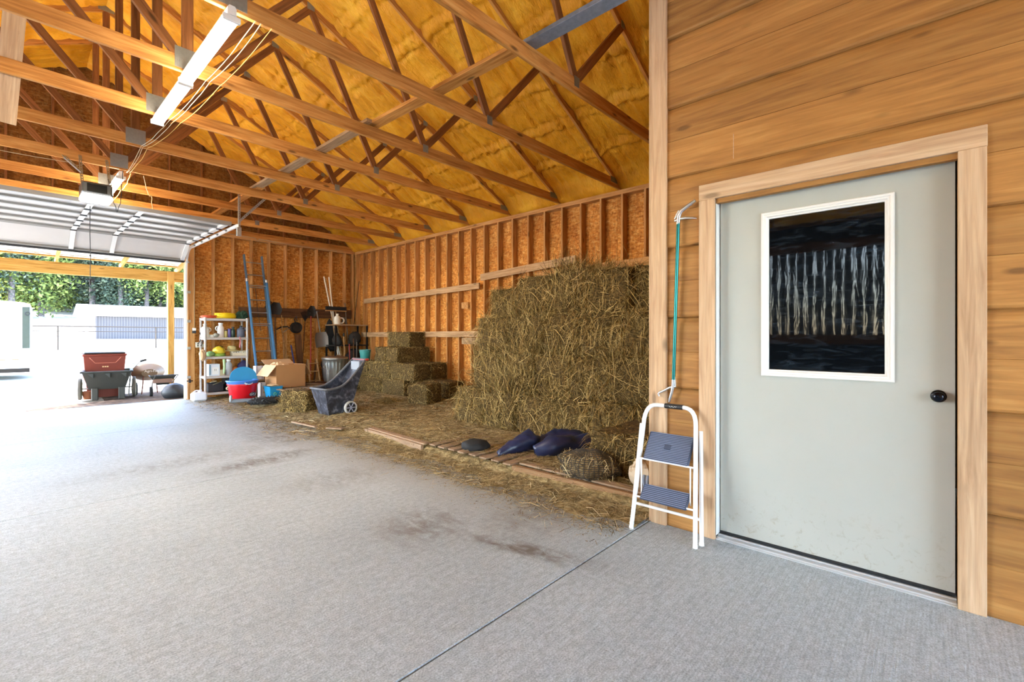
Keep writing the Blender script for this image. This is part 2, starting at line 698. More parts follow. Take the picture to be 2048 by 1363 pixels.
ALU = plain('aluminium', (196, 196, 198), 0.3, 0.9, 0.1)
BLACKP = plain('black_plastic', (34, 35, 38), 0.5, 0.0, 0.2)
BLACKR = plain('black_rubber', (26, 26, 28), 0.75, 0.0, 0.25)
DARKM = plain('dark_metal', (46, 44, 44), 0.45, 0.6, 0.25)
STRAW = m_island('straw_stem', [(0.0, (72, 56, 32)), (0.3, (120, 100, 62)), (0.65, (168, 146, 100)), (1.0, (214, 196, 152))])
HAY = m_island('hay_stem', [(0.0, (58, 46, 22)), (0.3, (104, 84, 42)), (0.65, (150, 124, 70)), (1.0, (196, 170, 112))])
HAYCORE = m_noise('hay_core', [(0.3, (40, 30, 14)), (0.5, (84, 66, 34)), (0.7, (128, 104, 58))], 34, 0.9, 0.9, 0.03, 11.0, (1, 1, 1.6))
BEDM = m_noise('straw_bed', [(0.28, (84, 68, 44)), (0.48, (140, 120, 80)), (0.7, (186, 166, 120))], 16, 0.95, 0.9, 0.03, 0.0)
CARD = plain('cardboard', (176, 128, 82), 0.8, 0, 0.06)
CARDL = plain('cardboard_inside', (206, 172, 132), 0.8, 0, 0.05)

# ------------------------------------------------------------------ ground and floor
def terrain(x, y):
    z = np.where(y > 15, (y - 15) * 0.0275, 0.0)
    z = z + np.where(y > 58, ((y - 58) ** 1.25) * 0.045, 0.0)
    return z

GROUND = m_noise('pale_gravel_ground', [(0.3, (150, 142, 126)), (0.5, (180, 173, 158)), (0.7, (200, 194, 181))], 0.9, 0.95, 0.25, 0.05, 0.0)
m = MB()
gx = np.concatenate([np.linspace(-90, -12, 14), np.linspace(-10, 14, 25), np.linspace(18, 110, 16)])
gy = np.concatenate([np.linspace(-70, -10, 12), np.linspace(-8, 20, 29), np.linspace(23, 170, 44)])
X, Y = np.meshgrid(gx, gy, indexing='ij')
Z = terrain(X, Y) + 0.10 * fbm(X * 0.15, Y * 0.15, 3) * (Y > 20) - 0.05
m.grid(X, Y, Z)
g = m.build('ground', GROUND)
struct(g, 'pale sunlit gravel yard rising to a wooded hill', 'ground')

DIRT = m_noise('brown_dirt', [(0.3, (58, 44, 34)), (0.5, (88, 70, 56)), (0.7, (112, 94, 76))], 7, 0.95, 0.7, 0.03, 0.0)
m = MB()
xs = np.linspace(-0.4, 4.4, 66)
ys = np.linspace(12.62, 14.9, 34)
X, Y = np.meshgrid(xs, ys, indexing='ij')
edge = np.clip((X + 0.25 - 1.7 * np.clip((Y - 12.9) / 0.9, 0, 1)) / 0.5, 0, 1)
Z = -0.075 + 0.07 * edge + 0.035 * fbm(X * 3, Y * 3, 9) * edge
m.grid(X, Y, Z)
tag(m.build('loose_dirt', DIRT), 'brown trodden dirt under the porch in front of the garage opening', 'dirt', kind='stuff')

flo = sroot('floor', 'broom-finished concrete slab floor with saw-cut joints', 'floor')
yj = [-10.0, -5.68, -2.02, 1.64, 5.30, 8.96, 12.62]
for i in range(6):
    for (x0, x1) in ((-4.7, -1.0), (-1.0, 3.42)):
        m = MB()
        m.box((x0 + 0.004, yj[i] + 0.004, -0.12), (x1 - 0.004, yj[i + 1] - 0.004, 0.0), c=0.004)
        m.build('slab', CONC, flo, None)
m = MB()
m.box((3.42, -3, -0.12), (6.95, 1.64, -0.004))
m.build('slab', CONC, flo, None)
m = MB()
m.box((-4.7, -10, -0.2), (6.95, 12.62, -0.06))
m.build('subgrade', DIRT, flo, None)

# ------------------------------------------------------------------ right wall (behind the hay) and far wall
XO = 7.03          # OSB face of the right wall
XS = 6.89          # stud faces
YO = 12.53         # OSB face of the far wall
YS = 12.39
ZP = 3.755         # underside of the top plates
ZC = 3.83          # underside of the truss chords
EX = 1.16          # ridge line
SL = 0.49
def zc(x):         # underside of the top chords
    return 3.97 + SL * (6.7 - np.abs(np.asarray(x) - EX) - EX)

wr = sroot('wall_right', 'stud wall sheathed with orange oriented strand board behind the hay', 'wall')
m = MB()
m.box((XO + 0.012, 1.4, -0.05), (XO + 0.05, 12.6, 3.9))
m.build('outer_sheathing', W_DARK, wr, None)
y = 12.53
while y > 1.45:
    y2 = max(y - 1.2192, 1.45)
    for (z0, z1) in ((0.0, 2.44), (2.443, 3.84)):
        m = MB()
        m.box((XO, y2 + 0.002, z0), (XO + 0.011, y - 0.002, z1))
        m.build('osb_panel', OSB, wr, None)
    y = y2
yst = 10.7254 + 0.4064 * 4
k = 0
while yst > 1.5:
    if yst < 12.36:
        board('stud', (XO - 0.07, yst + 0.019, 0.04), (XO - 0.07, yst + 0.019, ZP), 0.14, 0.038, W_STUD, wr, (1, 0, 0))
    yst -= 0.4064
board('top_plate', (XO - 0.07, 1.46, ZP + 0.019), (XO - 0.07, 12.5, ZP + 0.019), 0.14, 0.038, W_STUD, wr, (1, 0, 0))
board('top_plate', (XO - 0.07, 1.46, ZP + 0.057), (XO - 0.07, 12.5, ZP + 0.057), 0.14, 0.036, W_STUD, wr, (1, 0, 0))
board('sole_plate', (XO - 0.07, 1.46, 0.02), (XO - 0.07, 12.5, 0.02), 0.14, 0.038, W_STUD, wr, (1, 0, 0))

wf = sroot('wall_far', 'stud wall sheathed with orange strand board around the garage opening', 'wall')
DX = 2.80          # right side of the garage opening
DZ = 3.08
xx = DX + 0.02
for (x0, x1) in ((DX, 4.02), (4.02, 5.24), (5.24, 6.46), (6.46, 7.03)):
    for (z0, z1) in ((0.0, 2.44), (2.443, 3.84)):
        m = MB()
        m.box((x0 + 0.002, YO, z0), (x1 - 0.002, YO + 0.011, z1))
        m.build('osb_panel', OSB, wf, None)
for x0 in np.arange(-4.7, DX - 0.01, 1.25):
    m = MB()
    m.box((x0 + 0.002, YO, DZ), (min(x0 + 1.25, DX) - 0.002, YO + 0.011, 3.84))
    m.build('osb_panel', OSB, wf, None)
m = MB()
m.box((-4.7, YO, 0), (-0.98, YO + 0.011, DZ))
m.build('osb_panel', OSB, wf, None)
for i in range(10):
    x = 2.9543 + 0.4064 * i - 0.019
    board('stud', (x, YO - 0.07, 0.04), (x, YO - 0.07, ZP), 0.14, 0.038, W_STUD, wf, (0, 1, 0))
board('stud', (6.84, YO - 0.07, 0.04), (6.84, YO - 0.07, ZP), 0.14, 0.06, W_STUD, wf, (0, 1, 0))
for x in np.arange(-4.5, DX - 0.1, 0.61):
    board('stud', (x, YO - 0.07, DZ + 0.25), (x, YO - 0.07, ZP), 0.14, 0.038, W_STUD, wf, (0, 1, 0))
board('top_plate', (-4.7, YO - 0.07, ZP + 0.019), (6.88, YO - 0.07, ZP + 0.019), 0.14, 0.038, W_STUD, wf, (0, 1, 0))
board('top_plate', (-4.7, YO - 0.07, ZP + 0.057), (6.88, YO - 0.07, ZP + 0.057), 0.14, 0.036, W_STUD, wf, (0, 1, 0))
board('header', (-1.1, YO - 0.07, DZ + 0.13), (DX + 0.12, YO - 0.07, DZ + 0.13), 0.26, 0.12, W_STUD, wf, (0, 0, 1))
board('jamb', (DX + 0.02, YO - 0.03, 0), (DX + 0.02, YO - 0.03, DZ), 0.20, 0.05, W_TRIM, wf, (0, 1, 0))
board('jamb_trim', (DX + 0.09, YO - 0.155, 0), (DX + 0.09, YO - 0.155, ZP), 0.13, 0.03, W_STUD, wf, (1, 0, 0))
# outer skin of the far wall
m = MB()
m.box((DX, YO + 0.02, -0.05), (7.2, YO + 0.05, 3.9))
m.box((-4.8, YO + 0.02, DZ), (DX, YO + 0.05, 3.9))
m.box((-4.8, YO + 0.02, -0.05), (-0.98, YO + 0.05, DZ))
m.build('outer_sheathing', W_SIDE, wf, None)
# gable above the plates
m = MB()
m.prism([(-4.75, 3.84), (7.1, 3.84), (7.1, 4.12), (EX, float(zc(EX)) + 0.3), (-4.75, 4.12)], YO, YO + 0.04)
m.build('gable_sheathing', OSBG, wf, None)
for x in np.arange(-4.2, 6.6, 0.61):
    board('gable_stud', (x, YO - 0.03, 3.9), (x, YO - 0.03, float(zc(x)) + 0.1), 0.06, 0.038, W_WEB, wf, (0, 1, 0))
board('gable_chord', (-4.7, YO - 0.04, ZC + 0.07), (7.0, YO - 0.04, ZC + 0.07), 0.14, 0.04, W_TRUSS, wf, (0, 0, 1))

# boards nailed across the studs
def nailed(name, wall, a, b_, w, label, mat=W_BOARD, t=0.038):
    o = board(name, a, b_, w, t, mat, None, (0, 0, 1))
    return tag(o, label, 'board')
nailed('nailed_board', 'r', (XS - 0.02, 7.16, 2.66), (XS - 0.02, 4.73, 2.78), 0.14, 'pale grey board nailed across the studs above the tall hay stack')
nailed('nailed_board', 'r', (XS - 0.02, 5.62, 2.57), (XS - 0.02, 1.7, 2.62), 0.14, 'tan board running behind the top of the tall hay stack', W_STUD)
nailed('nailed_board', 'r', (XS - 0.02, 11.85, 2.39), (XS - 0.02, 7.2, 2.49), 0.13, 'brown board nailed across the studs at the far corner')
nailed('nailed_board', 'r', (XS - 0.02, 12.0, 1.46), (XS - 0.02, 5.2, 1.46), 0.13, 'long grey rail at waist height behind the stepped bales', W_BOARD)
nailed('nailed_board', 'r', (XS - 0.02, 7.75, 1.31), (XS - 0.02, 5.2, 1.31), 0.14, 'short board nailed just under the waist-high rail', W_BOARD)
nailed('tool_rail', 'f', (3.85, YS - 0.02, 2.0), (6.75, YS - 0.02, 2.03), 0.24, 'dark wide board on the far wall that the tools hang from', W_DARK)
m = MB()
m.box((XS - 0.02, 7.56, 2.02), (XS - 0.001, 7.78, 2.16), c=0.002)
tag(m.build('wood_block', W_STUD, None, None), 'small square wooden block nailed to a stud', 'block')

# left wall and rear: vertical boards with narrow gaps
wl_ = sroot('wall_left', 'vertical board wall on the left side of the barn', 'wall')
y = -1.6
i = 0
while y < 5.4:
    board('board', (-4.72, y + 0.08, 0.0), (-4.72, y + 0.08, 3.9), 0.158, 0.025, W_CHAR, wl_, (0, 1, 0))
    y += 0.168
m = MB()
m.box((-4.80, 11.5, 0), (-4.70, 12.5, 4.0))
m.box((-4.80, 5.4, 3.5), (-4.70, 11.5, 4.0))
m.box((-4.80, -6.5, 0), (-4.70, -1.6, 4.0))
m.build('sheathing', OSB, wl_, None)
m = MB()
m.box((-4.70, -1.6, 0), (-4.68, 5.4, 1.3))
m.box((-4.70, -1.6, 3.25), (-4.68, 5.4, 3.9))
m.build('lining', W_CHAR, wl_, None)
for z in (0.6, 1.35, 3.3, 3.85):
    board('girt', (-4.66, -6.5 if z > 3.6 else -1.6, z), (-4.66, 12.4 if z > 3.6 else 5.4, z), 0.2, 0.05, W_DARK, wl_, (0, 0, 1))
# the rear end is a wide open breezeway below the gable; the unseen left side opening is added so sunlight bounces onto the ceiling
wb = sroot('wall_rear', 'rear gable above the wide open barn doorway', 'wall')
m = MB()
m.prism([(-4.75, 3.75), (7.05, 3.75), (7.05, 3.9), (EX, float(zc(EX)) + 0.25), (-4.75, 3.9)], -6.54, -6.5)
m.build('gable_sheathing', OSB, wb, None)

# ------------------------------------------------------------------ tack-room partition with door
XD = 3.38
pw = sroot('wall_partition', 'tack room wall of rough horizontal cedar boards', 'wall')
Y0, Y1 = 1.50, -2.6
DL, DR = 1.147, -0.078       # door opening
ZT = 2.38
PIT = 0.261
def sid(name, ya, yb, k, ledge):
    z0 = k * PIT
    z1 = z0 + PIT
    # profile across the board: x (towards the room is negative), z
    if ledge:
        prof = [(-0.021, z0), (-0.022, z0 + 0.165), (-0.020, z0 + 0.190), (-0.014, z0 + 0.215), (-0.004, z0 + 0.238), (0.004, z0 + 0.25), (0.004, z1), (0.02, z1), (0.02, z0)]
    else:
        prof = [(-0.004, z0 - 0.012), (-0.020, z0 - 0.004), (-0.026, z0 + 0.008), (-0.022, z1 - 0.004), (-0.018, z1 - 0.0005), (0.02, z1 - 0.0005), (0.02, z0 - 0.012)]
    L = abs(ya - yb)
    n = len(prof)
    v = [(0, x, z - z0) for x, z in prof] + [(L, x, z - z0) for x, z in prof]
    f = [tuple(range(n)), tuple(range(2 * n - 1, n - 1, -1))] + [(i, n + i, n + (i + 1) % n, (i + 1) % n) for i in range(n)]
    mm = MB()
    mm.add(v, f)
    o = put(name, mm.mesh(name, None), W_SIDE, pw)
    # local X -> -Y, local Y -> X
    o.matrix_basis = Matrix(((0, 1, 0, XD + 0.02), (-1, 0, 0, ya), (0, 0, 1, z0), (0, 0, 0, 1)))
    return o
for k in range(0, 26):
    led = k % 2 == 1
    if (k + 1) * PIT <= ZT + 0.01:
        sid('siding_board', Y0, DL + 0.02, k, led)
        sid('siding_board', DR - 0.02, Y1, k, led)
    else:
        sid('siding_board', Y0, Y1, k, led)
board('corner_post', (XD - 0.012, 1.56, 0), (XD - 0.012, 1.56, 6.6), 0.12, 0.03, W_TRIM, pw, (0, 1, 0))
board('corner_trim', (XD + 0.06, 1.63, 0), (XD + 0.06, 1.63, 6.6), 0.15, 0.025, W_TRIM, pw, (1, 0, 0))
# trim round the door
board('side_trim', (XD - 0.012, 1.2025, 0), (XD - 0.012, 1.2025, ZT), 0.111, 0.025, W_TRIM, pw, (0, 1, 0))
board('side_trim', (XD - 0.012, -0.1315, 0), (XD - 0.012, -0.1315, ZT), 0.107, 0.03, W_TRIM, pw, (0, 1, 0))
board('head_trim', (XD - 0.012, -0.187, ZT + 0.055), (XD - 0.012, 1.258, ZT + 0.055), 0.11, 0.025, W_TRIM, pw, (0, 0, 1))
W_JAMB = wood('jamb_brown', (120, 74, 34), (150, 98, 50), (168, 118, 66), knots=0.2)
board('side_jamb', (XD + 0.06, -0.088, 0.02), (XD + 0.06, -0.088, ZT), 0.15, 0.02, W_JAMB, pw, (1, 0, 0))
board('side_jamb', (XD + 0.06, 1.157, 0.02), (XD + 0.06, 1.157, ZT), 0.15, 0.02, FRAMEW, pw, (1, 0, 0))
board('head_jamb', (XD + 0.06, -0.08, ZT + 0.01), (XD + 0.06, 1.15, ZT + 0.01), 0.15, 0.02, FRAMEW, pw, (1, 0, 0))
m = MB()
m.box((XD + 0.0, -0.078, 0.0), (XD + 0.15, 1.147, 0.016), c=0.003)
m.box((XD + 0.035, -0.078, 0.016), (XD + 0.05, 1.147, 0.026), c=0.003)
m.box((XD - 0.012, -0.078, 0.0), (XD + 0.0, 1.147, 0.008), c=0.002)
m.build('threshold', plain('threshold_metal', (188, 190, 190), 0.5, 0.15, 0.06), pw, None)
# return wall of the tack room (faces the hay) and a dark room behind the door
m = MB()
m.box((XD + 0.02, 1.585, 0), (7.05, 1.60, 6.2))
m.box((XD + 0.02, 1.50, 0), (7.05, 1.515, 6.2))
m.build('return_sheathing', W_SIDE, pw, None)
m = MB()
m.box((6.0, Y1, 0), (6.05, 1.5, 3.0))
m.box((XD + 0.05, Y1 - 0.05, 0), (6.05, Y1, 3.0))
m.box((XD + 0.05, Y1, 2.95), (6.05, 1.5, 3.0))
m.build('inner_lining', W_DARK, pw, None)

# the door itself
XSL = XD + 0.07
d1 = sroot('door_1', 'pale grey painted steel door with a half-light window', 'door')
wy0, wy1, wz0, wz1 = 0.205, 0.850, 1.18, 2.218       # cut-out
m = MB()
ya, yb, za, zb = -0.070, 1.140, 0.035, ZT - 0.006
T = 0.045
m.box((XSL, ya, za), (XSL + T, yb, wz0))
m.box((XSL, ya, wz1), (XSL + T, yb, zb))
m.box((XSL, ya, wz0), (XSL + T, wy0, wz1))
m.box((XSL, wy1, wz0), (XSL + T, yb, wz1))
m.build('door_slab', DOORP, d1, None)
m = MB()
m.box((XSL - 0.006, ya, 0.026), (XSL + T, yb, 0.042))
m.build('door_sweep', BLACKR, d1, None)
def frame_ring(y0, y1, z0, z1, prof):
    """moulded frame: prof is (offset inwards, x)"""
    v = []
    for (o_, x) in prof:
        v += [(x, y0 + o_, z0 + o_), (x, y1 - o_, z0 + o_), (x, y1 - o_, z1 - o_), (x, y0 + o_, z1 - o_)]
    f = []
    for i in range(len(prof) - 1):
        for k in range(4):
            f.append((i * 4 + k, i * 4 + (k + 1) % 4, (i + 1) * 4 + (k + 1) % 4, (i + 1) * 4 + k))
    mm = MB()
    mm.add(v, f)
    return mm
frame_ring(0.181, 0.875, 1.154, 2.242, [(0, XSL), (0.0, XSL - 0.012), (0.006, XSL - 0.018), (0.016, XSL - 0.018), (0.020, XSL - 0.012), (0.030, XSL - 0.014), (0.036, XSL - 0.006), (0.044, XSL - 0.004), (0.046, XSL + 0.012)]).build('window_frame', FRAMEW, d1, None)
gm, n, l, b = newmat('dusty_glass')
b.inputs['Base Color'].default_value = (0.01, 0.013, 0.018, 1)
b.inputs['Roughness'].default_value = 0.03
b.inputs['Specular IOR Level'].default_value = 0.6
b.inputs['Coat Weight'].default_value = 0.15
b.inputs['Coat Roughness'].default_value = 0.02
mp = coords(n, l, (1, 5, 1.2))
t = noise(n, l, mp, 5, 2, 0.3)
bump(n, l, b, t.outputs[0], 0.012, 0.01)
mp = coords(n, l, (2, 3, 14))
t = noise(n, l, mp, 2.0, 5, 1.2)
r = ramp(n, [(0.5, (6, 8, 11)), (0.8, (38, 46, 54))])
l.new(t.outputs[0], r.inputs[0])
l.new(r.outputs[0], b.inputs['Base Color'])
m = MB()
m.box((XSL + 0.006, 0.215, 1.19), (XSL + 0.014, 0.841, 2.208))
m.build('window_pane', gm, d1, None)
KNOB = plain('dark_bronze', (20, 22, 30), 0.16, 0.6, 0.1)
m = MB()
Mk = Matrix.Translation((XSL, -0.004, 1.092)) @ Matrix.Rotation(R(-90), 4, 'Y')
m.lathe([(0.0, 0.0), (0.034, 0.0), (0.034, 0.004), (0.029, 0.009), (0.014, 0.011), (0.012, 0.028), (0.018, 0.034), (0.027, 0.042), (0.0285, 0.052), (0.024, 0.060), (0.012, 0.064), (0.0, 0.065)], 28, M=Mk)
m.build('door_knob', KNOB, d1, 50)
# small light scratches on the siding above the door are splinters
m = MB()
m.box((XD - 0.006, 1.028, 2.63), (XD - 0.001, 1.032, 2.80))
m.build('splinter', W_TRIM, pw, None)

# ------------------------------------------------------------------ roof: spray-foamed ceiling
TY = [3.88 + 1.2192 * (k) for k in range(-5, 7)]      # truss planes, the 13th sits in the gable
def foam(side, nx, ny, y0, y1):
    s = np.linspace(0, 5.86, nx)
    yv = np.linspace(y0, y1, ny)
    S, Yv = np.meshgrid(s, yv, indexing='ij')
    Xv = EX + side * S
    Zv = zc(Xv) + 0.115
    # distance to the nearest top chord
    ty = np.array(TY + [12.42])
    dd = np.min(np.abs(Yv[..., None] - ty), -1)
    Zv -= 0.05 * np.exp(-(np.maximum(dd - 0.02, 0) / 0.045) ** 2)
    # purlins under the foam every 0.61 m up the slope
    bay = np.floor((Yv - ty[0]) / 1.2192)
    ph = (S / 0.60 + 0.10 * vnoise(Yv * 0.9, bay * 3.3 + side, 12)) % 1.0
    wob = 0.07 * vnoise(Yv * 3, bay * 3.3 + side, 11)
    pd = np.abs(ph - 0.5 + wob) * 0.60
    Zv -= 0.030 * np.exp(-(pd / 0.05) ** 2) * (0.7 + 0.9 * vnoise(Yv * 7, S * 3, 5))
    Zv += 0.035 * np.exp(-((pd - 0.085) / 0.022) ** 2) * (0.45 + vnoise(Yv * 6, S * 9, 15))
    # ropey passes of the spray gun running up the slope, coarser knobs along the purlins
    q = vnoise(Yv * 15 + 1.6 * vnoise(S * 2.2, Yv * 2.5, 21), S * 2.0, 2)
    q = np.where(q < 0, q * 1.8, q * 0.7)
    knob = vnoise(Yv * 22, S * 20, 4) * (0.35 + 1.2 * np.exp(-((pd - 0.05) / 0.09) ** 2))
    Zv -= 0.060 * q * (1 - 0.7 * np.exp(-(pd / 0.06) ** 2))
    Zv -= 0.032 * knob + 0.06 * fbm(S * 0.9, Yv * 1.1, 8, 2)
    # roll over the wall plate at the eave
    e = np.clip((S - 5.50) / 0.30, 0, 1)
    Zv = Zv * (1 - e) + (ZC - 0.01 + 0.02 * q) * e
    mm = MB()
    mm.grid(Xv if side > 0 else Xv[::-1], Yv, Zv if side > 0 else Zv[::-1])
    return mm
ce = sroot('ceiling', 'gable roof underside covered with lumpy amber spray foam', 'ceiling')
foam(1, 260, 620, 0.6, 12.56).build('foam_slope', FOAM, ce, 180)
foam(1, 30, 90, -6.5, 0.62).build('foam_slope', FOAM, ce, 180)
foam(-1, 120, 400, -6.5, 12.56).build('foam_slope', FOAM, ce, 180)
ROOFM = plain('metal_roof', (170, 170, 168), 0.5, 0.3)
for sgn in (1, -1):
    m = MB()
    xe = EX + sgn * 6.35
    v = [(EX, -6.9, float(zc(EX)) + 0.32), (EX, 12.9, float(zc(EX)) + 0.32), (xe, 12.9, float(zc(xe)) + 0.32), (xe, -6.9, float(zc(xe)) + 0.32)]
    v += [(a, b_, c_ + 0.03) for a, b_, c_ in v]
    m.add(v, [(0, 1, 2, 3), (7, 6, 5, 4), (0, 4, 5, 1), (1, 5, 6, 2), (2, 6, 7, 3), (3, 7, 4, 0)])
    m.build('roof_panel', ROOFM, ce, None)

# ------------------------------------------------------------------ trusses
J1, T1, T2 = 3.85 - EX, 2.85 - EX, 4.77 - EX
def truss(y, label):
    t = thing('roof_truss', label, 'roof truss', (EX, y, 0), group='roof trusses')
    hs = 5.80
    board('bottom_chord', (-hs - 0.06, 0, ZC + 0.07), (hs, 0, ZC + 0.07), 0.14, 0.038, W_TRUSS, t)
    zz = lambda s: float(zc(EX + s))
    for sg in (1, -1):
        off = 0.068
        a = Vector((sg * 5.62, 0, zz(5.62) + off))
        b_ = Vector((sg * 0.02, 0, zz(0.02) + off))
        board('top_chord', a, b_, 0.14, 0.038, W_TRUSS, t)
        zt = ZC + 0.12
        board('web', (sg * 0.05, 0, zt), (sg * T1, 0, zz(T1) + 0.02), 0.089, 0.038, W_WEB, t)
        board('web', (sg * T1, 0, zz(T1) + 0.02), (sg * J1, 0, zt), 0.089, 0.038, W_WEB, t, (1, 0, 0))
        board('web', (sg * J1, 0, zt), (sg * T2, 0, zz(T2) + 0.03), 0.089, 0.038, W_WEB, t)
        plate(t, (sg * J1, ZC + 0.105), 0.085, 0.10)
        plate(t, (sg * T2, zz(T2) + 0.04), 0.08, 0.08)
        plate(t, (sg * T1, zz(T1) + 0.04), 0.10, 0.09)
        plate(t, (sg * 5.52, ZC + 0.11), 0.20, 0.09)
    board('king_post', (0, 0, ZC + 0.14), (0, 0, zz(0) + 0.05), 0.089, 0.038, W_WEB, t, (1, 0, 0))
    plate(t, (0.0, ZC + 0.12), 0.20, 0.19)
    plate(t, (0.0, zz(0) + 0.06), 0.2, 0.14)
    return t
PC = {}
def plate(t, c, w, h):
    if (w, h) not in PC:
        mm = MB()
        mm.box((-w / 2, -0.0215, -h / 2), (w / 2, -0.019, h / 2))
        nr = int(w / 0.014)
        for i in range(nr):
            x = -w / 2 + (i + 0.5) * w / nr
            mm.box((x - 0.0025, -0.0232, -h / 2 + 0.006), (x + 0.0025, -0.0215, h / 2 - 0.006))
        mm.box((-w / 2, 0.019, -h / 2), (w / 2, 0.0215, h / 2))
        PC[(w, h)] = mm.mesh('nail_plate', None)
    put('nail_plate', PC[(w, h)], PLATE, t, (c[0], 0, c[1]))
order = ['nearest the far gable wall', 'second from the far gable wall', 'third from the far gable wall', 'fourth from the far gable wall',
         'fifth from the far gable wall', 'sixth from the far gable wall', 'seventh from the far gable wall', 'eighth from the far gable wall']
for i, y in enumerate(TY[3:][::-1]):
    if i < 8:
        truss(y, 'brown pine roof truss, ' + order[i])
truss(TY[3] - 1.2192, 'brown pine roof truss above the door, ninth from the far gable wall')

# boards laid along the tops of the bottom chords
def brace(y0, y1, x, label, mat, w=0.14, z=ZC + 0.16, x2=None):
    o = board('brace_board', (x, y0, z), (x if x2 is None else x2, y1, z), w, 0.038, mat, None, (1, 0, 0))
    return tag(o, label, 'board', 'brace boards on the truss chords')
BLUEG = plain('bluegrey_painted_wood', (120, 126, 136), 0.7, 0, 0.45, 22)
brace(0.9, 2.69, 3.15, 'blotchy grey brace board at the top of the picture', BLUEG)
brace(2.70, 5.3, 3.12, 'brown brace board on the nearest bare chords right of the lamp', W_TRUSS, x2=3.06)
brace(5.0, 8.9, 3.0, 'pale brace board over the middle truss chords', W_BOARD, x2=2.99)
brace(8.6, 11.4, 3.02, 'brace board ending near the garage door track', W_TRUSS, x2=3.06)
# vertical board hanging at the left edge
tag(board('hanging_board', (0.03, 6.56, 3.45), (0.17, 5.62, 5.6), 0.15, 0.038, W_TRIM, None, (1, 0, 0)), 'pale vertical board crossing the chords at the left edge', 'board')

# ------------------------------------------------------------------ strip lights
TUBE = m_emit('lit_tube', (1.0, 0.89, 0.70, 1), 38.0)
def strip(y0, y1, x, label, energy):
    t = thing('strip_light', label, 'light', (x, y0, ZC - 0.07), group='fluorescent strip lights')
    L = y1 - y0
    m = MB()
    m.prism([(-0.03, 0.0), (0.03, 0.0), (0.03, 0.05), (0.018, 0.068), (-0.018, 0.068), (-0.03, 0.05)], 0, L)
    m.build('housing', WHITE_M, t, None)
    for s in (-1, 1):
        m = MB()
        m.cyl((s * 0.036, 0.03, -0.016), (s * 0.036, L - 0.03, -0.016), 0.016, n=12)
        m.build('tube', TUBE, t, 40)
    for yy in (0.0, L - 0.025):
        m = MB()
        m.box((-0.058, yy, -0.045), (0.058, yy + 0.025, 0.0), c=0.004)
        m.build('end_cap', WHITE_M, t, None)
    la = bpy.data.lights.new('tube_light', 'AREA')
    la.shape = 'RECTANGLE'
    la.size = 0.12
    la.size_y = L - 0.1
    la.energy = energy
    la.color = (1.0, 0.86, 0.62)
    lo = bpy.data.objects.new('tube_light', la)
    COL.objects.link(lo)
    lo.parent = t
    lo.location = (0, L / 2, -0.06)
LE = 6
strip(3.80, 5.08, 1.14, 'lit strip light section nearest the camera', LE)
strip(5.10, 6.28, 1.15, 'lit strip light section between the second and third chords', LE)
strip(8.82, 10.0, 1.19, 'lit strip light just beyond the door opener', LE)
strip(10.02, 11.2, 1.19, 'far lit strip light nearest the garage door', LE)
# cables beside the lights
YEL = plain('yellow_cable', (190, 150, 60), 0.5)
CRM = plain('cream_cable', (170, 152, 116), 0.55)
def cable(name, pts, r, mat, label, sag=0.03, n=24, cat='cable', seed=0):
    P = np.array(pts, float)
    out = []
    for i in range(len(P) - 1):
        for k in range(n):
            u = k / n
            p = P[i] * (1 - u) + P[i + 1] * u
            p = p - np.array([0, 0, sag * 4 * u * (1 - u)])
            out.append(p)
    out.append(P[-1])
    out = np.array(out)
    q = np.linspace(0, 10, len(out))
    out[1:-1, 0] += 0.012 * vnoise(q[1:-1] * 1.7, q[1:-1] * 0 + seed, seed)
    m = MB()
    m.tube(out, r, 6)
    return tag(m.build(name, mat, None, 60), label, cat)
zt = ZC - 0.012
for i, (dx, mt, lb) in enumerate(((0.15, CRM, 'cream cable closest to the near strip lights'), (0.19, CRM, 'cream cable second from the near strip lights'), (0.27, YEL, 'yellow cable farthest from the near strip lights'))):
    cable('electric_cable', [(1.16 + dx, 3.84, zt), (1.15 + dx, 5.08, zt), (1.13 + dx * 0.9, 6.32, zt), (1.12 + dx * 0.6, 7.5, zt + 0.02), (1.2 + dx * 0.3, 8.8, zt)], 0.0038, mt, lb, 0.035, 16, seed=i + 3)
cable('electric_cable', [(1.30, 8.8, zt), (1.34, 9.98, zt), (1.3, 11.2, zt)], 0.006, YEL, 'yellow cable beside the far strip lights', 0.06, seed=8)
cable('electric_cable', [(1.45, 8.8, zt + 0.0), (1.75, 9.98, zt), (2.0, 11.2, zt - 0.02)], 0.005, CRM, 'thin cream cable slung across the far chords', 0.09, seed=9)
cable('electric_cable', [(-1.0, 8.9, zt + 0.02), (0.66, 8.78, zt - 0.02), (0.78, 8.8, zt)], 0.004, CRM, 'thin yellowish cable left of the door opener', 0.03, seed=12)
cable('electric_cable', [(3.2, 12.28, 3.86), (4.2, 12.34, 3.82), (4.25, 12.33, 3.75), (4.3, 12.33, 3.8), (6.3, 12.33, 3.77)], 0.007, CRM, 'cream cable stapled along the top of the far wall', 0.02, seed=13)

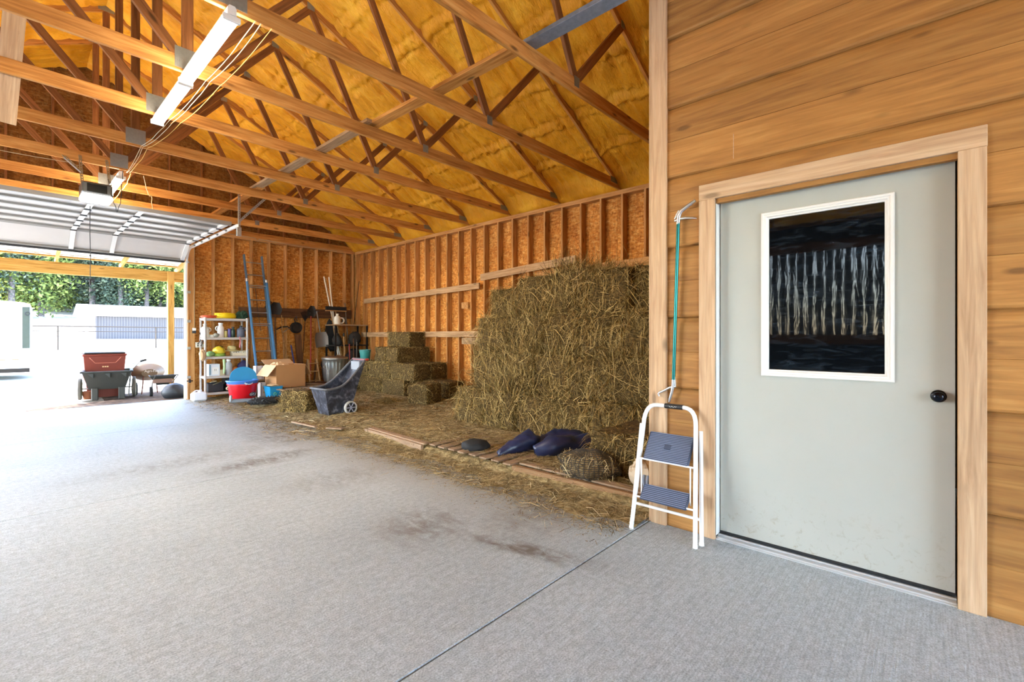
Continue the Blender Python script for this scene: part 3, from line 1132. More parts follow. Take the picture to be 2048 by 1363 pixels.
# ------------------------------------------------------------------ overhead garage door, tracks, opener
gd = thing('garage_door', 'open white overhead sectional garage door hung under the trusses', 'garage door', (0, 0, 0))
ZH = 3.40
sec = [9.10, 9.61, 10.12, 10.63, 11.14, 11.66]
XL, XR = -0.95, 2.70
def section(M, L, name='section'):
    """one pan section lying flat: local X across the door, local Y along its height, inside face down"""
    mm = MB()
    mm.box((XL, 0.004, 0.0), (XR, L - 0.004, 0.008), M=M)
    o = mm.build(name, PANEL_M, gd, None)
    for (ya_, yb_) in ((0.0, 0.045), (L - 0.045, L)):
        r_ = MB()
        r_.box((XL, ya_ + 0.003, -0.035), (XR, yb_ - 0.003, 0.0), M=M)
        r_.build('rail', GREY_M, o, None)
    for xs_ in (0.90, 1.49):
        r_ = MB()
        r_.box((xs_ - 0.035, 0.01, -0.042), (xs_ + 0.035, L - 0.01, -0.036), M=M)
        r_.build('stile', WHITE_M, o, None)
    r_ = MB()
    r_.box((XR - 0.07, 0.0, -0.045), (XR, L, 0.0), M=M)
    r_.build('end_stile', WHITE_M, o, None)
    for xs_ in (0.90, 1.49, XR - 0.035):
        r_ = MB()
        r_.box((xs_ - 0.04, L - 0.03, -0.056), (xs_ + 0.04, L - 0.018, -0.042), M=M)
        r_.box((xs_ - 0.04, L + 0.004, -0.056), (xs_ + 0.04, L + 0.016, -0.042), M=M)
        r_.cyl((xs_ - 0.045, L - 0.002, -0.052), (xs_ + 0.045, L - 0.002, -0.052), 0.007, n=8, M=M)
        r_.build('hinge', DARKM, o, 40)
    r_ = MB()
    r_.cyl((XR - 0.03, L - 0.002, -0.05), (XR + 0.09, L - 0.002, -0.05), 0.006, n=8, M=M)
    r_.cyl((XR + 0.07, L - 0.002, -0.05), (XR + 0.09, L - 0.002, -0.05), 0.022, n=12, M=M)
    r_.build('roller', GALV, o, 40)
for i in range(5):
    section(Matrix.Translation((0, sec[i], ZH)), sec[i + 1] - sec[i])
a = math.atan2(-0.33, 0.50)
section(Matrix.Translation((0, 11.665, ZH)) @ Matrix.Rotation(a, 4, 'X'), 0.585, 'bottom_section')
m = MB()
m.box((XL, 0.585, -0.05), (XR, 0.62, 0.012), M=Matrix.Translation((0, 11.665, ZH)) @ Matrix.Rotation(a, 4, 'X'))
m.build('weather_seal', BLACKR, gd, None)
m = MB()
m.prism([(0, 0), (0.075, 0), (0.075, 0.06), (0.068, 0.06), (0.068, 0.008), (0.008, 0.008), (0.008, 0.06), (0, 0.06)], 0, XR - XL,
        M=Matrix.Translation((XL, 9.03, ZH - 0.065)) @ Matrix(((0, 1, 0, 0), (1, 0, 0, 0), (0, 0, 1, 0), (0, 0, 0, 1))))
m.build('strut', GREY_M, gd, None)
# tracks: one thing per side in view
tr = thing('door_track', 'white steel garage door track along the ladder wall', 'track', (2.80, 12.2, 0))
pts = [(0, 0.14, 0.03), (0, 0.14, 2.85)]
for u in np.linspace(0, 1, 8)[1:]:
    pts.append((0, 0.14 - 0.38 * (1 - math.cos(u * math.pi / 2)), 2.85 + 0.49 * math.sin(u * math.pi / 2)))
pts.append((0, -3.2, 3.34))
def channel(P, w, d, th=0.004):
    """C-section swept along a path in the YZ plane; open towards -X"""
    mm = MB()
    P = np.array(P, float)
    T = np.gradient(P, axis=0)
    T /= np.linalg.norm(T, axis=1)[:, None]
    N = np.stack([0 * T[:, 0], -T[:, 2], T[:, 1]], 1)
    prof = [(-d, -w / 2), (0, -w / 2), (0, w / 2), (-d, w / 2), (-d, w / 2 - th), (-th, w / 2 - th), (-th, -w / 2 + th), (-d, -w / 2 + th)]
    k = len(prof)
    V = np.vstack([[p + np.array([px, 0, 0]) + nn * pn for px, pn in prof] for p, nn in zip(P, N)])
    F = [(i * k + j, i * k + (j + 1) % k, (i + 1) * k + (j + 1) % k, (i + 1) * k + j) for i in range(len(P) - 1) for j in range(k)]
    mm.add(V, F)
    return mm
channel(pts, 0.052, 0.03).build('rail', WHITE_M, tr, 30)
def angle_iron(name, p0, p1, parent, w=0.032, mat=GALV):
    p0 = Vector(p0)
    p1 = Vector(p1)
    L = (p1 - p0).length
    z = (p1 - p0).normalized()
    x = Vector((1, 0, 0))
    x = (x - z * x.dot(z)).normalized()
    y = z.cross(x)
    M = Matrix(((x.x, y.x, z.x, p0.x), (x.y, y.y, z.y, p0.y), (x.z, y.z, z.z, p0.z), (0, 0, 0, 1)))
    mm = MB()
    n_ = max(2, int(L / 0.038))
    # punched flange: solid strips left and right of a row of slots, bridged between the slots
    mm.box((0, 0, 0), (w * 0.33, 0.003, L), M=M)
    mm.box((w * 0.67, 0, 0), (w, 0.003, L), M=M)
    for i in range(n_ + 1):
        z0 = i * L / n_
        mm.box((w * 0.33, 0, max(0, z0 - 0.010)), (w * 0.67, 0.003, min(L, z0 + 0.010)), M=M)
    mm.box((0, 0, 0), (0.003, w, L), M=M)
    return mm.build(name, mat, parent, None)
angle_iron('hanger', (0.01, -3.16, 3.30), (0.01, -3.16, 4.02), tr)
angle_iron('brace', (0.02, -3.14, 3.44), (0.42, -3.3, 3.92), tr)
m = MB()
m.box((-0.02, -3.19, 3.17), (0.05, -3.13, 3.32), c=0.004)
m.build('bracket', GALV, tr, None)
for z in (0.5, 1.15, 1.75, 2.4):
    m = MB()
    m.box((0.0, 0.13, z - 0.03), (0.07, 0.16, z + 0.03), c=0.003)
    m.cyl((0.045, 0.13, z), (0.045, 0.115, z), 0.012, n=8)
    m.build('bracket', GALV, tr, None)
m = MB()
m.cyl((-0.01, 0.10, 0.42), (0.10, 0.10, 0.42), 0.012, n=8)
m.box((0.02, 0.07, 0.38), (0.06, 0.11, 0.46), c=0.004)
m.build('latch', DARKM, tr, None)

op = thing('door_opener', 'grey garage door opener with white lens hung from straps', 'door opener', (0.905, 8.55, 3.30))
SMOKE = plain('opener_casing', (86, 88, 88), 0.3, 0.5, 0.15)
m = MB()
m.box((-0.16, 0, 0.07), (0.16, 0.38, 0.23), c=0.02)
m.build('casing', SMOKE, op, None)
m = MB()
m.box((-0.11, -0.006, 0.095), (0.10, 0.0, 0.205), c=0.003)
m.build('back_panel', plain('dark_gloss', (30, 34, 34), 0.15, 0.3), op, None)
LENS = m_emit('opener_lens', (1.0, 0.97, 0.92, 1), 2.2)
m = MB()
m.box((-0.165, -0.004, 0.0), (0.165, 0.32, 0.07), c=0.018)
m.build('lens', LENS, op, None)
m = MB()
m.box((-0.025, 0.38, 0.10), (0.025, 3.45, 0.15))
m.build('rail', GALV, op, None)
angle_iron('strap', (-0.16, 0.05, 0.12), (-0.18, 0.2, 0.66), op, 0.03)
angle_iron('strap', (0.13, 0.05, 0.2), (0.10, 0.2, 0.66), op, 0.03)
angle_iron('strap', (-0.16, 0.1, 0.36), (-0.40, 0.21, 0.62), op, 0.03)
cd = thing('release_cord', 'black emergency release cord with a T handle below the opener', 'cord', (0.905, 9.35, 2.2))
m = MB()
m.tube([(0, 0, 0.06), (0.004, 0, 0.4), (-0.003, 0, 0.8), (0.0, 0, 1.2)], 0.005, 6)
m.ell((0.002, 0, 0.42), (0.01, 0.01, 0.014), 8, 6)
m.build('line', BLACKP, cd, 60)
m = MB()
m.cyl((-0.055, 0, 0.06), (0.055, 0, 0.06), 0.012, n=10)
m.cyl((0, 0, 0.06), (0, 0, -0.02), 0.016, 0.008, n=10)
m.build('handle', BLACKP, cd, 40)
cable('looped_wire', [(1.02, 8.6, 3.62), (1.08, 8.62, 3.34), (1.12, 8.64, 3.18), (1.16, 8.62, 3.34), (1.19, 8.66, 3.8)], 0.005, BLACKP, 'black wire drooping in a loop below the opener', 0.01, 8, seed=20)

# electric boxes and conduit by the garage door
def small_box(name, label, a, b_, mat, cat):
    mm = MB()
    mm.box(a, b_, c=0.006)
    return tag(mm.build(name, mat, None, None), label, cat)
BEIGE = plain('beige_plastic', (206, 198, 178), 0.5)
eb = thing('door_button', 'white and black garage door wall control', 'switch', (2.935, 12.345, 1.5))
m = MB(); m.box((-0.035, -0.03, 0.04), (0.035, 0.0, 0.10), c=0.005); m.build('cover', FRAMEW, eb, None)
m = MB(); m.box((-0.036, -0.034, -0.02), (0.036, 0.0, 0.038), c=0.005); m.build('base', BLACKP, eb, None)
ob = thing('outlet_box', 'beige outlet box below the garage door wall control', 'outlet', (3.0, 12.345, 1.22))
m = MB(); m.box((-0.04, -0.04, -0.06), (0.04, 0.0, 0.06), c=0.006); m.build('cover', BEIGE, ob, None)
m = MB(); m.box((0.045, -0.04, -0.06), (0.12, 0.0, 0.02), c=0.006); m.build('side_box', BEIGE, ob, None)
m = MB(); m.box((-0.014, -0.045, -0.03), (0.014, -0.04, -0.005)); m.box((-0.014, -0.045, 0.008), (0.014, -0.04, 0.033)); m.build('socket', BLACKP, ob, None)
cable('conduit', [(2.945, 12.36, 1.6), (2.945, 12.36, 2.8), (2.94, 12.36, 3.74)], 0.008, CRM, 'cream cable rising from the wall control', 0.0, 6, seed=31)
cable('black_lead', [(3.0, 12.28, 1.26), (3.05, 12.2, 1.44), (3.02, 12.24, 1.5), (3.08, 12.2, 1.34), (3.04, 12.26, 1.2)], 0.008, BLACKP, 'black power lead looped over the outlet box', 0.03, 8, seed=33)

# ------------------------------------------------------------------ straw bed and hay
def bedz(x, y):
    x = np.asarray(x, float)
    y = np.asarray(y, float)
    near = np.clip((6.6 - y) / 0.8, 0, 1)
    a = np.clip((x - 3.46) / 0.10, 0, 1) * 0.045 + np.clip((x - 3.75) / 0.3, 0, 1) * 0.04 + np.clip((x - 3.1) / 0.45, 0, 1) * 0.03
    b_ = np.clip((x - 3.15) / 0.9, 0, 1) * 0.07
    h = a * near + b_ * (1 - near) + np.clip((x - 4.2) / 2.4, 0, 1) * 0.05
    return h + 0.03 * fbm(x * 4.1, y * 4.1, 31) * np.clip((x - 3.1) / 0.6, 0.15, 1)
m = MB()
xs = np.concatenate([np.linspace(3.16, 4.4, 44), np.linspace(4.45, 6.88, 42)])
ys = np.linspace(1.66, 12.38, 420)
X, Y = np.meshgrid(xs, ys, indexing='ij')
Xe = X + np.clip((3.45 - X) / 0.29, 0, 1) * (0.30 * fbm(Y * 2.2, X * 0 + 3, 41, 5) + 0.05)
m.grid(Xe, Y, bedz(X, Y) - 0.012 * (X < 3.17))
bed = m.build('straw_litter', BEDM, None, 180)
tag(bed, 'trodden straw litter covering the hay side of the floor', 'straw', kind='stuff')

def stems(P, D, N, L, W, droop, seed, segs=2):
    """bent ribbons: P base, D direction, N ribbon normal"""
    r = np.random.default_rng(seed)
    n = len(P)
    S = np.cross(D, N)
    S /= np.linalg.norm(S, axis=1)[:, None] + 1e-9
    rows = []
    for k in range(segs + 1):
        u = k / segs
        c = P + D * (L * u)[:, None] + droop * (L * u * u)[:, None]
        w = W * (1.0 - 0.55 * u)
        rows.append(np.stack([c - S * w[:, None], c + S * w[:, None]], 1))
    V = np.stack(rows, 1).reshape(-1, 3)
    k2 = (segs + 1) * 2
    F = []
    for i in range(n):
        o_ = i * k2
        for k in range(segs):
            F.append((o_ + 2 * k, o_ + 2 * k + 1, o_ + 2 * k + 3, o_ + 2 * k + 2))
    return V, F

def scatter(n, xr, yr, seed, lmin, lmax, fn, w=0.0022, tilt=0.25, keep=None):
    r = np.random.default_rng(seed)
    x = r.uniform(*xr, n)
    y = r.uniform(*yr, n)
    if keep is not None:
        k = keep(x, y, r)
        x, y = x[k], y[k]
    n = len(x)
    th = r.uniform(0, 2 * np.pi, n)
    el = np.abs(r.normal(0, tilt, n))
    D = np.stack([np.cos(th) * np.cos(el), np.sin(th) * np.cos(el), np.sin(el)], 1)
    P = np.stack([x, y, fn(x, y) + 0.003], 1)
    N = np.stack([r.normal(0, 0.3, n), r.normal(0, 0.3, n), np.ones(n)], 1)
    L = r.uniform(lmin, lmax, n) * r.uniform(0.5, 1, n)
    dr = np.stack([r.normal(0, 0.2, n), r.normal(0, 0.2, n), -np.abs(np.sin(el)) * 0.9], 1)
    return stems(P, D, N, L, r.uniform(0.6, 1.4, n) * w, dr, seed)
m = MB()
m.add(*scatter(15000, (3.0, 5.0), (1.7, 6.6), 1, 0.05, 0.26, bedz, 0.0024, 0.3))
m.add(*scatter(20000, (2.6, 6.7), (6.4, 12.2), 2, 0.05, 0.24, bedz, 0.0045, 0.22, lambda x, y, r: x > 2.6 + 0.6 * r.random(len(x))))
m.add(*scatter(5200, (2.35, 3.5), (1.75, 7.0), 3, 0.04, 0.16, lambda x, y: np.maximum(bedz(x, y), 0.002), 0.002, 0.08,
               lambda x, y, r: r.random(len(x)) < np.clip((x - 2.6) / 0.55, 0.012, 1) ** 2))
m.add(*scatter(2400, (3.62, 4.4), (1.8, 4.75), 8, 0.06, 0.30, lambda x, y: np.maximum(bedz(x, y), 0.118 * (x < 4.35)), 0.0022, 0.12))
tag(m.build('loose_straw', STRAW, None, None), 'loose golden straw stems scattered over the litter and slab edge', 'straw', kind='stuff')
# bits of chaff and grit on the slab
def chips(n, seed, xr, yr, keep, smin, smax, zf):
    r = np.random.default_rng(seed)
    x = r.uniform(*xr, n); y = r.uniform(*yr, n)
    k = keep(x, y, r); x, y = x[k], y[k]
    n = len(x)
    th = r.uniform(0, np.pi, n)
    L = r.uniform(smin, smax, n); W = L * r.uniform(0.12, 0.4, n)
    z = zf(x, y) + 0.002
    u = np.stack([np.cos(th), np.sin(th), r.normal(0, 0.15, n)], 1); v = np.stack([-np.sin(th), np.cos(th), r.normal(0, 0.2, n)], 1)
    P = np.stack([x, y, z], 1)
    V = np.stack([P - u * L[:, None], P + v * W[:, None], P + u * L[:, None], P - v * W[:, None]], 1).reshape(-1, 3)
    m = MB(); m.add(V, [(4 * i, 4 * i + 1, 4 * i + 2, 4 * i + 3) for i in range(n)])
    return m
tag(chips(160, 3, (0.2, 3.2), (-0.4, 7.5), lambda x, y, r: r.random(len(x)) < 1, 0.002, 0.006, lambda x, y: x * 0 + 0.001).build('grit', DIRT, None, None), 'tiny crumbs of dirt scattered on the concrete', 'grit', kind='stuff')
CHAFF = m_island('chaff', [(0.0, (84, 68, 44)), (0.5, (142, 122, 84)), (1.0, (190, 172, 128))])
zfl = lambda x, y: np.maximum(bedz(x, y), 0.0015) * (x > 3.1) + 0.0015
m_ch = chips(60000, 4, (2.3, 3.75), (1.72, 12.2), lambda x, y, r: r.random(len(x)) < np.clip((x - 2.5 - 0.25 * vnoise(y * 2, y * 0, 6)) / 0.75, 0.004, 0.9) ** 1.6, 0.003, 0.013, zfl)
tag(m_ch.build('chaff', CHAFF, None, None), 'fine straw chaff thinning out over the slab edge', 'chaff', kind='stuff')

def bale_core(lx, ly, lz, seed):
    mm = MB()
    n = 9
    a = np.linspace(-1, 1, n)
    def face(ax, s):
        U, V = np.meshgrid(a, a, indexing='ij')
        W = np.full_like(U, s)
        P = {0: (W, U, V), 1: (U, W, V), 2: (U, V, W)}[ax]
        P = np.stack([p.ravel() for p in P], 1)
        h = np.array([lx, ly, lz]) / 2
        Q = P * h
        # rounded edges
        rr = 0.06
        inner = np.clip(Q, -h + rr, h - rr)
        d = Q - inner
        ln = np.linalg.norm(d, axis=1)[:, None]
        Q = inner + d / np.maximum(ln, 1e-6) * np.minimum(ln, rr)
        w = fbm(P[:, 0] * 2.3 + P[:, 2] * 1.7, P[:, 1] * 2.3 - P[:, 2] * 1.3, seed)
        Q = Q * (1 + 0.085 * w[:, None])
        f = [(i * n + j, (i + 1) * n + j, (i + 1) * n + j + 1, i * n + j + 1) for i in range(n - 1) for j in range(n - 1)]
        if (s > 0) == (ax == 1):
            f = [q[::-1] for q in f]
        mm.add(Q, f)
    for ax in range(3):
        for s in (-1, 1):
            face(ax, s)
    return mm
def bale_stems(lx, ly, lz, seed, n, lmin, lmax, w, out=0.55, hang=0.5):
    r = np.random.default_rng(seed)
    h = np.array([lx, ly, lz]) / 2
    area = np.array([ly * lz, lx * lz, lx * ly])
    ax = r.choice(3, n, p=area / area.sum())
    sg = r.choice([-1, 1], n)
    P = r.uniform(-1, 1, (n, 3)) * h * 0.99
    N = np.zeros((n, 3))
    N[np.arange(n), ax] = sg
    P[np.arange(n), ax] = sg * h[ax] * 0.985
    D = r.normal(0, 1, (n, 3))
    D -= N * np.sum(D * N, 1)[:, None]
    D /= np.linalg.norm(D, axis=1)[:, None]
    D = D + N * (np.abs(r.normal(0.12, out * 0.6, n)) * np.where((ax == 2) & (sg > 0), 0.35, 1.0))[:, None]
    D[:, 2] *= 1.25
    D /= np.linalg.norm(D, axis=1)[:, None]
    L = r.uniform(lmin, lmax, n) * r.uniform(0.5, 1, n)
    dr = np.stack([r.normal(0, 0.25, n), r.normal(0, 0.25, n), -np.abs(r.normal(hang, 0.3, n))], 1) - N * 0.25
    mm = MB()
    Nn = N + r.normal(0, 0.5, (n, 3))
    mm.add(*stems(P, D, Nn, L, r.uniform(0.6, 1.5, n) * w, dr, seed, 3))
    return mm
BALES = {}
def bale(kind, seed, dims, n, lmin, lmax, w, loc, rot, label, group, out=0.55, hang=0.5):
    key = (kind, seed)
    if key not in BALES:
        c = bale_core(*dims, seed).mesh('hay_bale', 180)
        s = bale_stems(*dims, seed + 50, n, lmin, lmax, w, out, hang).mesh('hay_stems', None)
        BALES[key] = (c, s)
    c, s = BALES[key]
    o = put('hay_bale', c, HAYCORE, None, loc, rot)
    tag(o, label, 'hay bale', group)
    k = put('hay_stems', s, HAY, o)
    k['kind'] = 'stuff'
    return o
# the tall stack: four tiers of shaggy bales, ends towards the aisle
tiers = [(5.45, 0.09, 4.72, 6), (5.26, 0.63, 4.86, 5), (5.16, 1.17, 4.92, 5), (4.47, 1.71, 5.02, 4)]
tn = ['bottom tier', 'second tier', 'third tier', 'top tier']
on = ['leftmost', 'second from the left', 'third from the left', 'fourth from the left', 'fifth from the left', 'sixth from the left']
WB = 0.60
q = 0
for ti, (ye, z0, xf, cnt) in enumerate(tiers):
    for i in range(cnt):
        yc = ye - WB * (i + 0.5)
        sd_ = (i + ti * 2) % 4
        bale('big', sd_, (1.12, WB - 0.005, 0.545), 6000, 0.10, 0.40, 0.0032,
             (xf + 0.56 + random.uniform(-0.03, 0.05), yc, z0 + 0.27 + random.uniform(-0.006, 0.006)),
             (random.choice((0, math.pi)) + random.uniform(-0.03, 0.03), random.uniform(-0.015, 0.015), random.uniform(-0.05, 0.05)),
             'shaggy hay bale in the %s of the tall stack, %s' % (tn[ti], on[i]), 'bales of the tall stack')
for i, z in enumerate((2.0, 1.44, 0.90, 0.36)):
    bale('big', (i + 1) % 4, (1.12, WB - 0.005, 0.545), 6000, 0.10, 0.40, 0.0032, (6.44, 5.58, z), (0, 0, R(90)),
         ['darker hay bale lying behind the top tier against the wall', 'hay bale behind the third tier against the wall', 'hay bale behind the second tier against the wall', 'hay bale behind the bottom tier against the wall'][i], 'bales of the tall stack')
# hay slumped at the foot of the stack behind the step stool
m = bale_core(0.9, 0.75, 0.5, 77)
hp = m.build('hay_pile', HAYCORE, None, 180, (4.35, 2.15, 0.25))
tag(hp, 'loose slump of brown hay behind the step stool', 'hay')
k = put('hay_stems', bale_stems(0.9, 0.75, 0.5, 78, 3800, 0.08, 0.3, 0.003, 0.7, 0.5).mesh('hay_stems', None), HAY, hp)
k['kind'] = 'stuff'
# the stepped stack in the far corner: tidy two-string bales
def sbale(cx, cy, z, along, label, seed=0, dims=(0.46, 0.92, 0.365), n=2600):
    rot = (0, 0, 0 if along == 'y' else math.pi / 2)
    bale('small', seed, dims, n, 0.03, 0.12, 0.0035, (cx, cy, z + 0.183), rot, label, 'bales of the stepped stack', 0.35, 0.3)
z1 = 0.10
sbale(6.62, 9.51, z1 + 1.05, 'y', 'single hay bale on top of the stepped stack', 10)
sbale(6.40, 9.10, z1 + 0.70, 'x', 'third-row hay bale of the stepped stack, nearer the camera', 11)
sbale(6.40, 9.58, z1 + 0.70, 'x', 'third-row hay bale of the stepped stack, beside the teal bucket', 12)
sbale(6.17, 8.70, z1 + 0.35, 'y', 'second-row hay bale with the dark hollow end', 13)
sbale(6.17, 9.64, z1 + 0.35, 'y', 'second-row hay bale in the middle of the stepped stack', 10)
sbale(6.17, 10.58, z1 + 0.35, 'y', 'second-row hay bale under the teal bucket', 11)
sbale(6.63, 8.70, z1 + 0.35, 'y', 'second-row hay bale against the wall', 12)
sbale(6.12, 9.0, z1, 'y', 'bottom-row hay bale of the stepped stack, nearest the camera', 12)
sbale(6.12, 9.95, z1, 'y', 'bottom-row hay bale in the middle of the stepped stack', 13)
sbale(6.12, 10.9, z1, 'y', 'bottom-row hay bale farthest along the stepped stack', 10)
sbale(6.42, 7.86, z1, 'y', 'low hay bale lying flat against the wall', 13, (0.46, 0.92, 0.365))
bale('cube', 20, (0.48, 0.50, 0.40), 2200, 0.03, 0.14, 0.0035, (5.70, 7.55, 0.29), (0, 0, R(12)), 'squat half bale of hay standing alone on the litter', None, 0.4, 0.3)
bale('cube', 21, (0.46, 0.55, 0.38), 2400, 0.04, 0.16, 0.004, (3.78, 8.75, 0.23), (0, 0, R(28)), 'small frayed hay bale between the pallet and the black cart', None, 0.5, 0.4)
# ragged tuft on the litter
m = MB()
m.add(*scatter(900, (5.0, 5.5), (7.9, 8.4), 5, 0.06, 0.2, lambda x, y: bedz(x, y) + 0.09 * np.exp(-(((x - 5.25) / 0.15) ** 2 + ((y - 8.15) / 0.15) ** 2)), 0.003, 0.5))
tag(m.build('hay_tuft', HAY, None, None), 'grey tuft of loose hay left of the half bale', 'hay', kind='stuff')

# pallets along the edge of the litter
def pallet(name, label, loc, rotz, L=1.2, W=1.0, H=0.12, nt=7, mat=W_PALLET):
    t = thing(name, label, 'pallet', loc, rotz)
    for y in ((-0.13 if W < 0 else 0.02), W / 2, (W - 0.02 if W > 0 else W + 0.02)):
        board('stringer', (0, y, H / 2), (L, y, H / 2), H - 0.034, 0.038, mat, t)
    for i in range(nt):
        x = 0.05 + i * (L - 0.1) / (nt - 1)
        board('deck_slat', (x, 0 - 0.01 * (i % 2), H - 0.009), (x, W, H - 0.009), 0.11, 0.017, mat, t, (1, 0, 0))
    for x in (0.05, L / 2, L - 0.05):
        board('bottom_slat', (x, 0, 0.009), (x, W, 0.009), 0.10, 0.017, mat, t, (1, 0, 0))
    return t
pallet('pallet', 'grey slatted pallet half buried in straw by the slab edge', (3.50, 3.22, 0.0), R(90), 1.34, -0.9, 0.115, 8)
t = thing('edge_timber', 'tan timber edging the straw next to the step stool', 'timber', (3.58, 1.78, 0))
board('beam', (0, 0, 0.055), (-0.05, 1.42, 0.06), 0.09, 0.05, W_EDGE, t)
board('backing_plank', (0.10, 0.0, 0.10), (0.07, 1.40, 0.11), 0.11, 0.02, W_PALLET, t, (1, 0, 0))
board('foot_strip', (0.02, 0.2, 0.008), (0.0, 1.2, 0.008), 0.06, 0.016, W_DARK, t, (1, 0, 0))
t = thing('edge_plank', 'weathered plank edging the straw beyond the pallet', 'timber', (3.46, 4.66, 0))
board('plank', (0.02, 0, 0.05), (0.10, 1.45, 0.05), 0.075, 0.04, W_PALLET, t)
board('plank', (0.09, 0.0, 0.09), (0.16, 1.4, 0.09), 0.09, 0.02, W_PALLET, t, (1, 0, 0))
t = board('loose_lath', (3.15, 7.62, 0.05), (3.22, 6.95, 0.045), 0.05, 0.02, W_PALLET, None, (1, 0, 0))
tag(t, 'thin pale lath lying in the straw in front of the black cart', 'board')
t = board('loose_lath', (3.3, 6.75, 0.05), (3.42, 6.5, 0.05), 0.09, 0.02, W_PALLET, None, (1, 0, 0))
tag(t, 'short flat board lying in the straw near the slab', 'board')

# ------------------------------------------------------------------ crumpled things by the stack
def blob(c, r, seed, amp=0.2, fr=2.0, nu=40, nv=24, flat=None):
    mm = MB()
    mm.ell((0, 0, 0), (1, 1, 1), nu, nv)
    V = mm.v[0]
    d = fbm(V[:, 0] * fr + V[:, 2], V[:, 1] * fr - V[:, 2] * 0.7, seed)
    V = V * (1 + amp * d[:, None]) * np.array(r) + np.array(c)
    if flat is not None:
        V[:, 2] = np.maximum(V[:, 2], flat)
    mm.v[0] = V
    return mm
BLUET = plain('navy_vinyl', (30, 38, 70), 0.36, 0.0, 0.4, 9, 0.5, 14)
tp = thing('blue_vinyl_sack', 'crumpled navy blue vinyl sack lying in the straw', 'sack', (4.05, 3.32, 0.09), R(-50))
def lobe(path, rad, name, seed):
    mm = MB()
    P = np.array(path, float)
    t_ = np.linspace(0, 1, 26)
    s_ = np.linspace(0, 1, len(P))
    Q = np.stack([np.interp(t_, s_, P[:, k]) for k in range(3)], 1)
    for _ in range(3):
        Q[1:-1] = (Q[:-2] + Q[1:-1] * 2 + Q[2:]) / 4
    rr = np.interp(t_, np.linspace(0, 1, len(rad)), rad)
    mm.tube(Q, rr, 20)
    V = mm.v[0]
    nrm = fbm(V[:, 0] * 9, V[:, 1] * 9 + V[:, 2] * 9, seed, 3)
    V[:, 2] = np.maximum((V[:, 2]) * (1 + 0.3 * nrm), 0.0)
    V[:, :2] += 0.03 * nrm[:, None]
    mm.v[0] = V
    return mm.build(name, BLUET, tp, 180)
lobe([(-0.02, -0.12, 0.07), (0.16, -0.10, 0.11), (0.42, 0.0, 0.12), (0.66, 0.06, 0.11), (0.74, 0.1, 0.08)], [0.07, 0.13, 0.11, 0.10, 0.07], 'front_fold', 3)
lobe([(-0.42, -0.10, 0.03), (-0.25, 0.02, 0.09), (-0.08, 0.14, 0.12), (0.02, 0.2, 0.10)], [0.035, 0.09, 0.13, 0.08], 'left_fold', 5)
lobe([(0.0, 0.12, 0.08), (0.2, 0.24, 0.14), (0.42, 0.26, 0.12), (0.62, 0.2, 0.08)], [0.06, 0.10, 0.10, 0.06], 'back_fold', 8)
m = blob((-0.52, 0.02, 0.05), (0.16, 0.13, 0.075), 9, 0.3, 3, 24, 14, 0.0)
tag(m.build('black_net', BLACKR, None, 180, (4.02, 3.55, 0.10), (0, 0, R(-50))), 'bundle of black hay netting left of the blue sack', 'netting')
def net_bag(loc, r, rz, label):
    t = thing('hay_net', label, 'hay net', loc, rz)
    core = blob((0, 0, r[2] * 0.8), r, 12, 0.3, 1.7, 40, 24, 0.0)
    core.build('hay_fill', m_noise('net_hay', [(0.3, (70, 54, 30)), (0.5, (122, 100, 64)), (0.7, (162, 138, 96))], 30, 0.9, 0.8, 0.03), t, 180)
    V = core.v[0]
    nu, nv = 40, 24
    G = V.reshape(nv + 1, nu, 3)
    mm = MB()
    c0 = np.array((0, 0, r[2] * 0.8))
    for j in range(0, nu):
        P = G[2:-1, j] + (G[2:-1, j] - c0) * 0.015
        mm.tube(P, 0.0034, 5)
    for i in range(2, nv - 1):
        P = G[i] + (G[i] - c0) * 0.015
        if P[:, 2].mean() > 0.01:
            mm.tube(P, 0.0034, 5, True)
    mm.build('mesh', plain('net_cord', (62, 54, 44), 0.9), t, 60)
    return t
nb_ = net_bag((3.76, 2.44, 0.09), (0.20, 0.29, 0.135), R(20), 'round hay net stuffed with hay in front of the stack')
k = put('hay_stems', bale_stems(0.34, 0.50, 0.20, 79, 500, 0.04, 0.16, 0.0022, 0.4, 0.4).mesh('hay_stems', None), STRAW, nb_, (0, 0, 0.12))
k['kind'] = 'stuff'
m = blob((0, 0, 0.11), (0.13, 0.11, 0.13), 17, 0.55, 2.4, 28, 18, 0.0)
tag(m.build('paper_bag', plain('tan_paper', (196, 176, 150), 0.8, 0, 0.15), None, 25, (3.82, 1.92, 0.10)), 'crumpled tan paper feed bag behind the step stool', 'bag')
gl = thing('work_glove', 'grey and black ribbed glove lying behind the step stool', 'glove', (3.62, 1.74, 0.16))
m = blob((0, 0, 0.0), (0.05, 0.07, 0.09), 19, 0.15, 2, 20, 12)
m.build('palm', plain('glove_grey', (70, 76, 92), 0.7), gl, 180)
for i in range(4):
    m = MB(); m.tube([(-0.05, -0.05 + i * 0.03, 0.02), (-0.055, -0.05 + i * 0.032, 0.07), (-0.03, -0.05 + i * 0.034, 0.11)], 0.013, 8)
    m.build('finger', plain('glove_light', (122, 130, 146), 0.7), gl, 60)

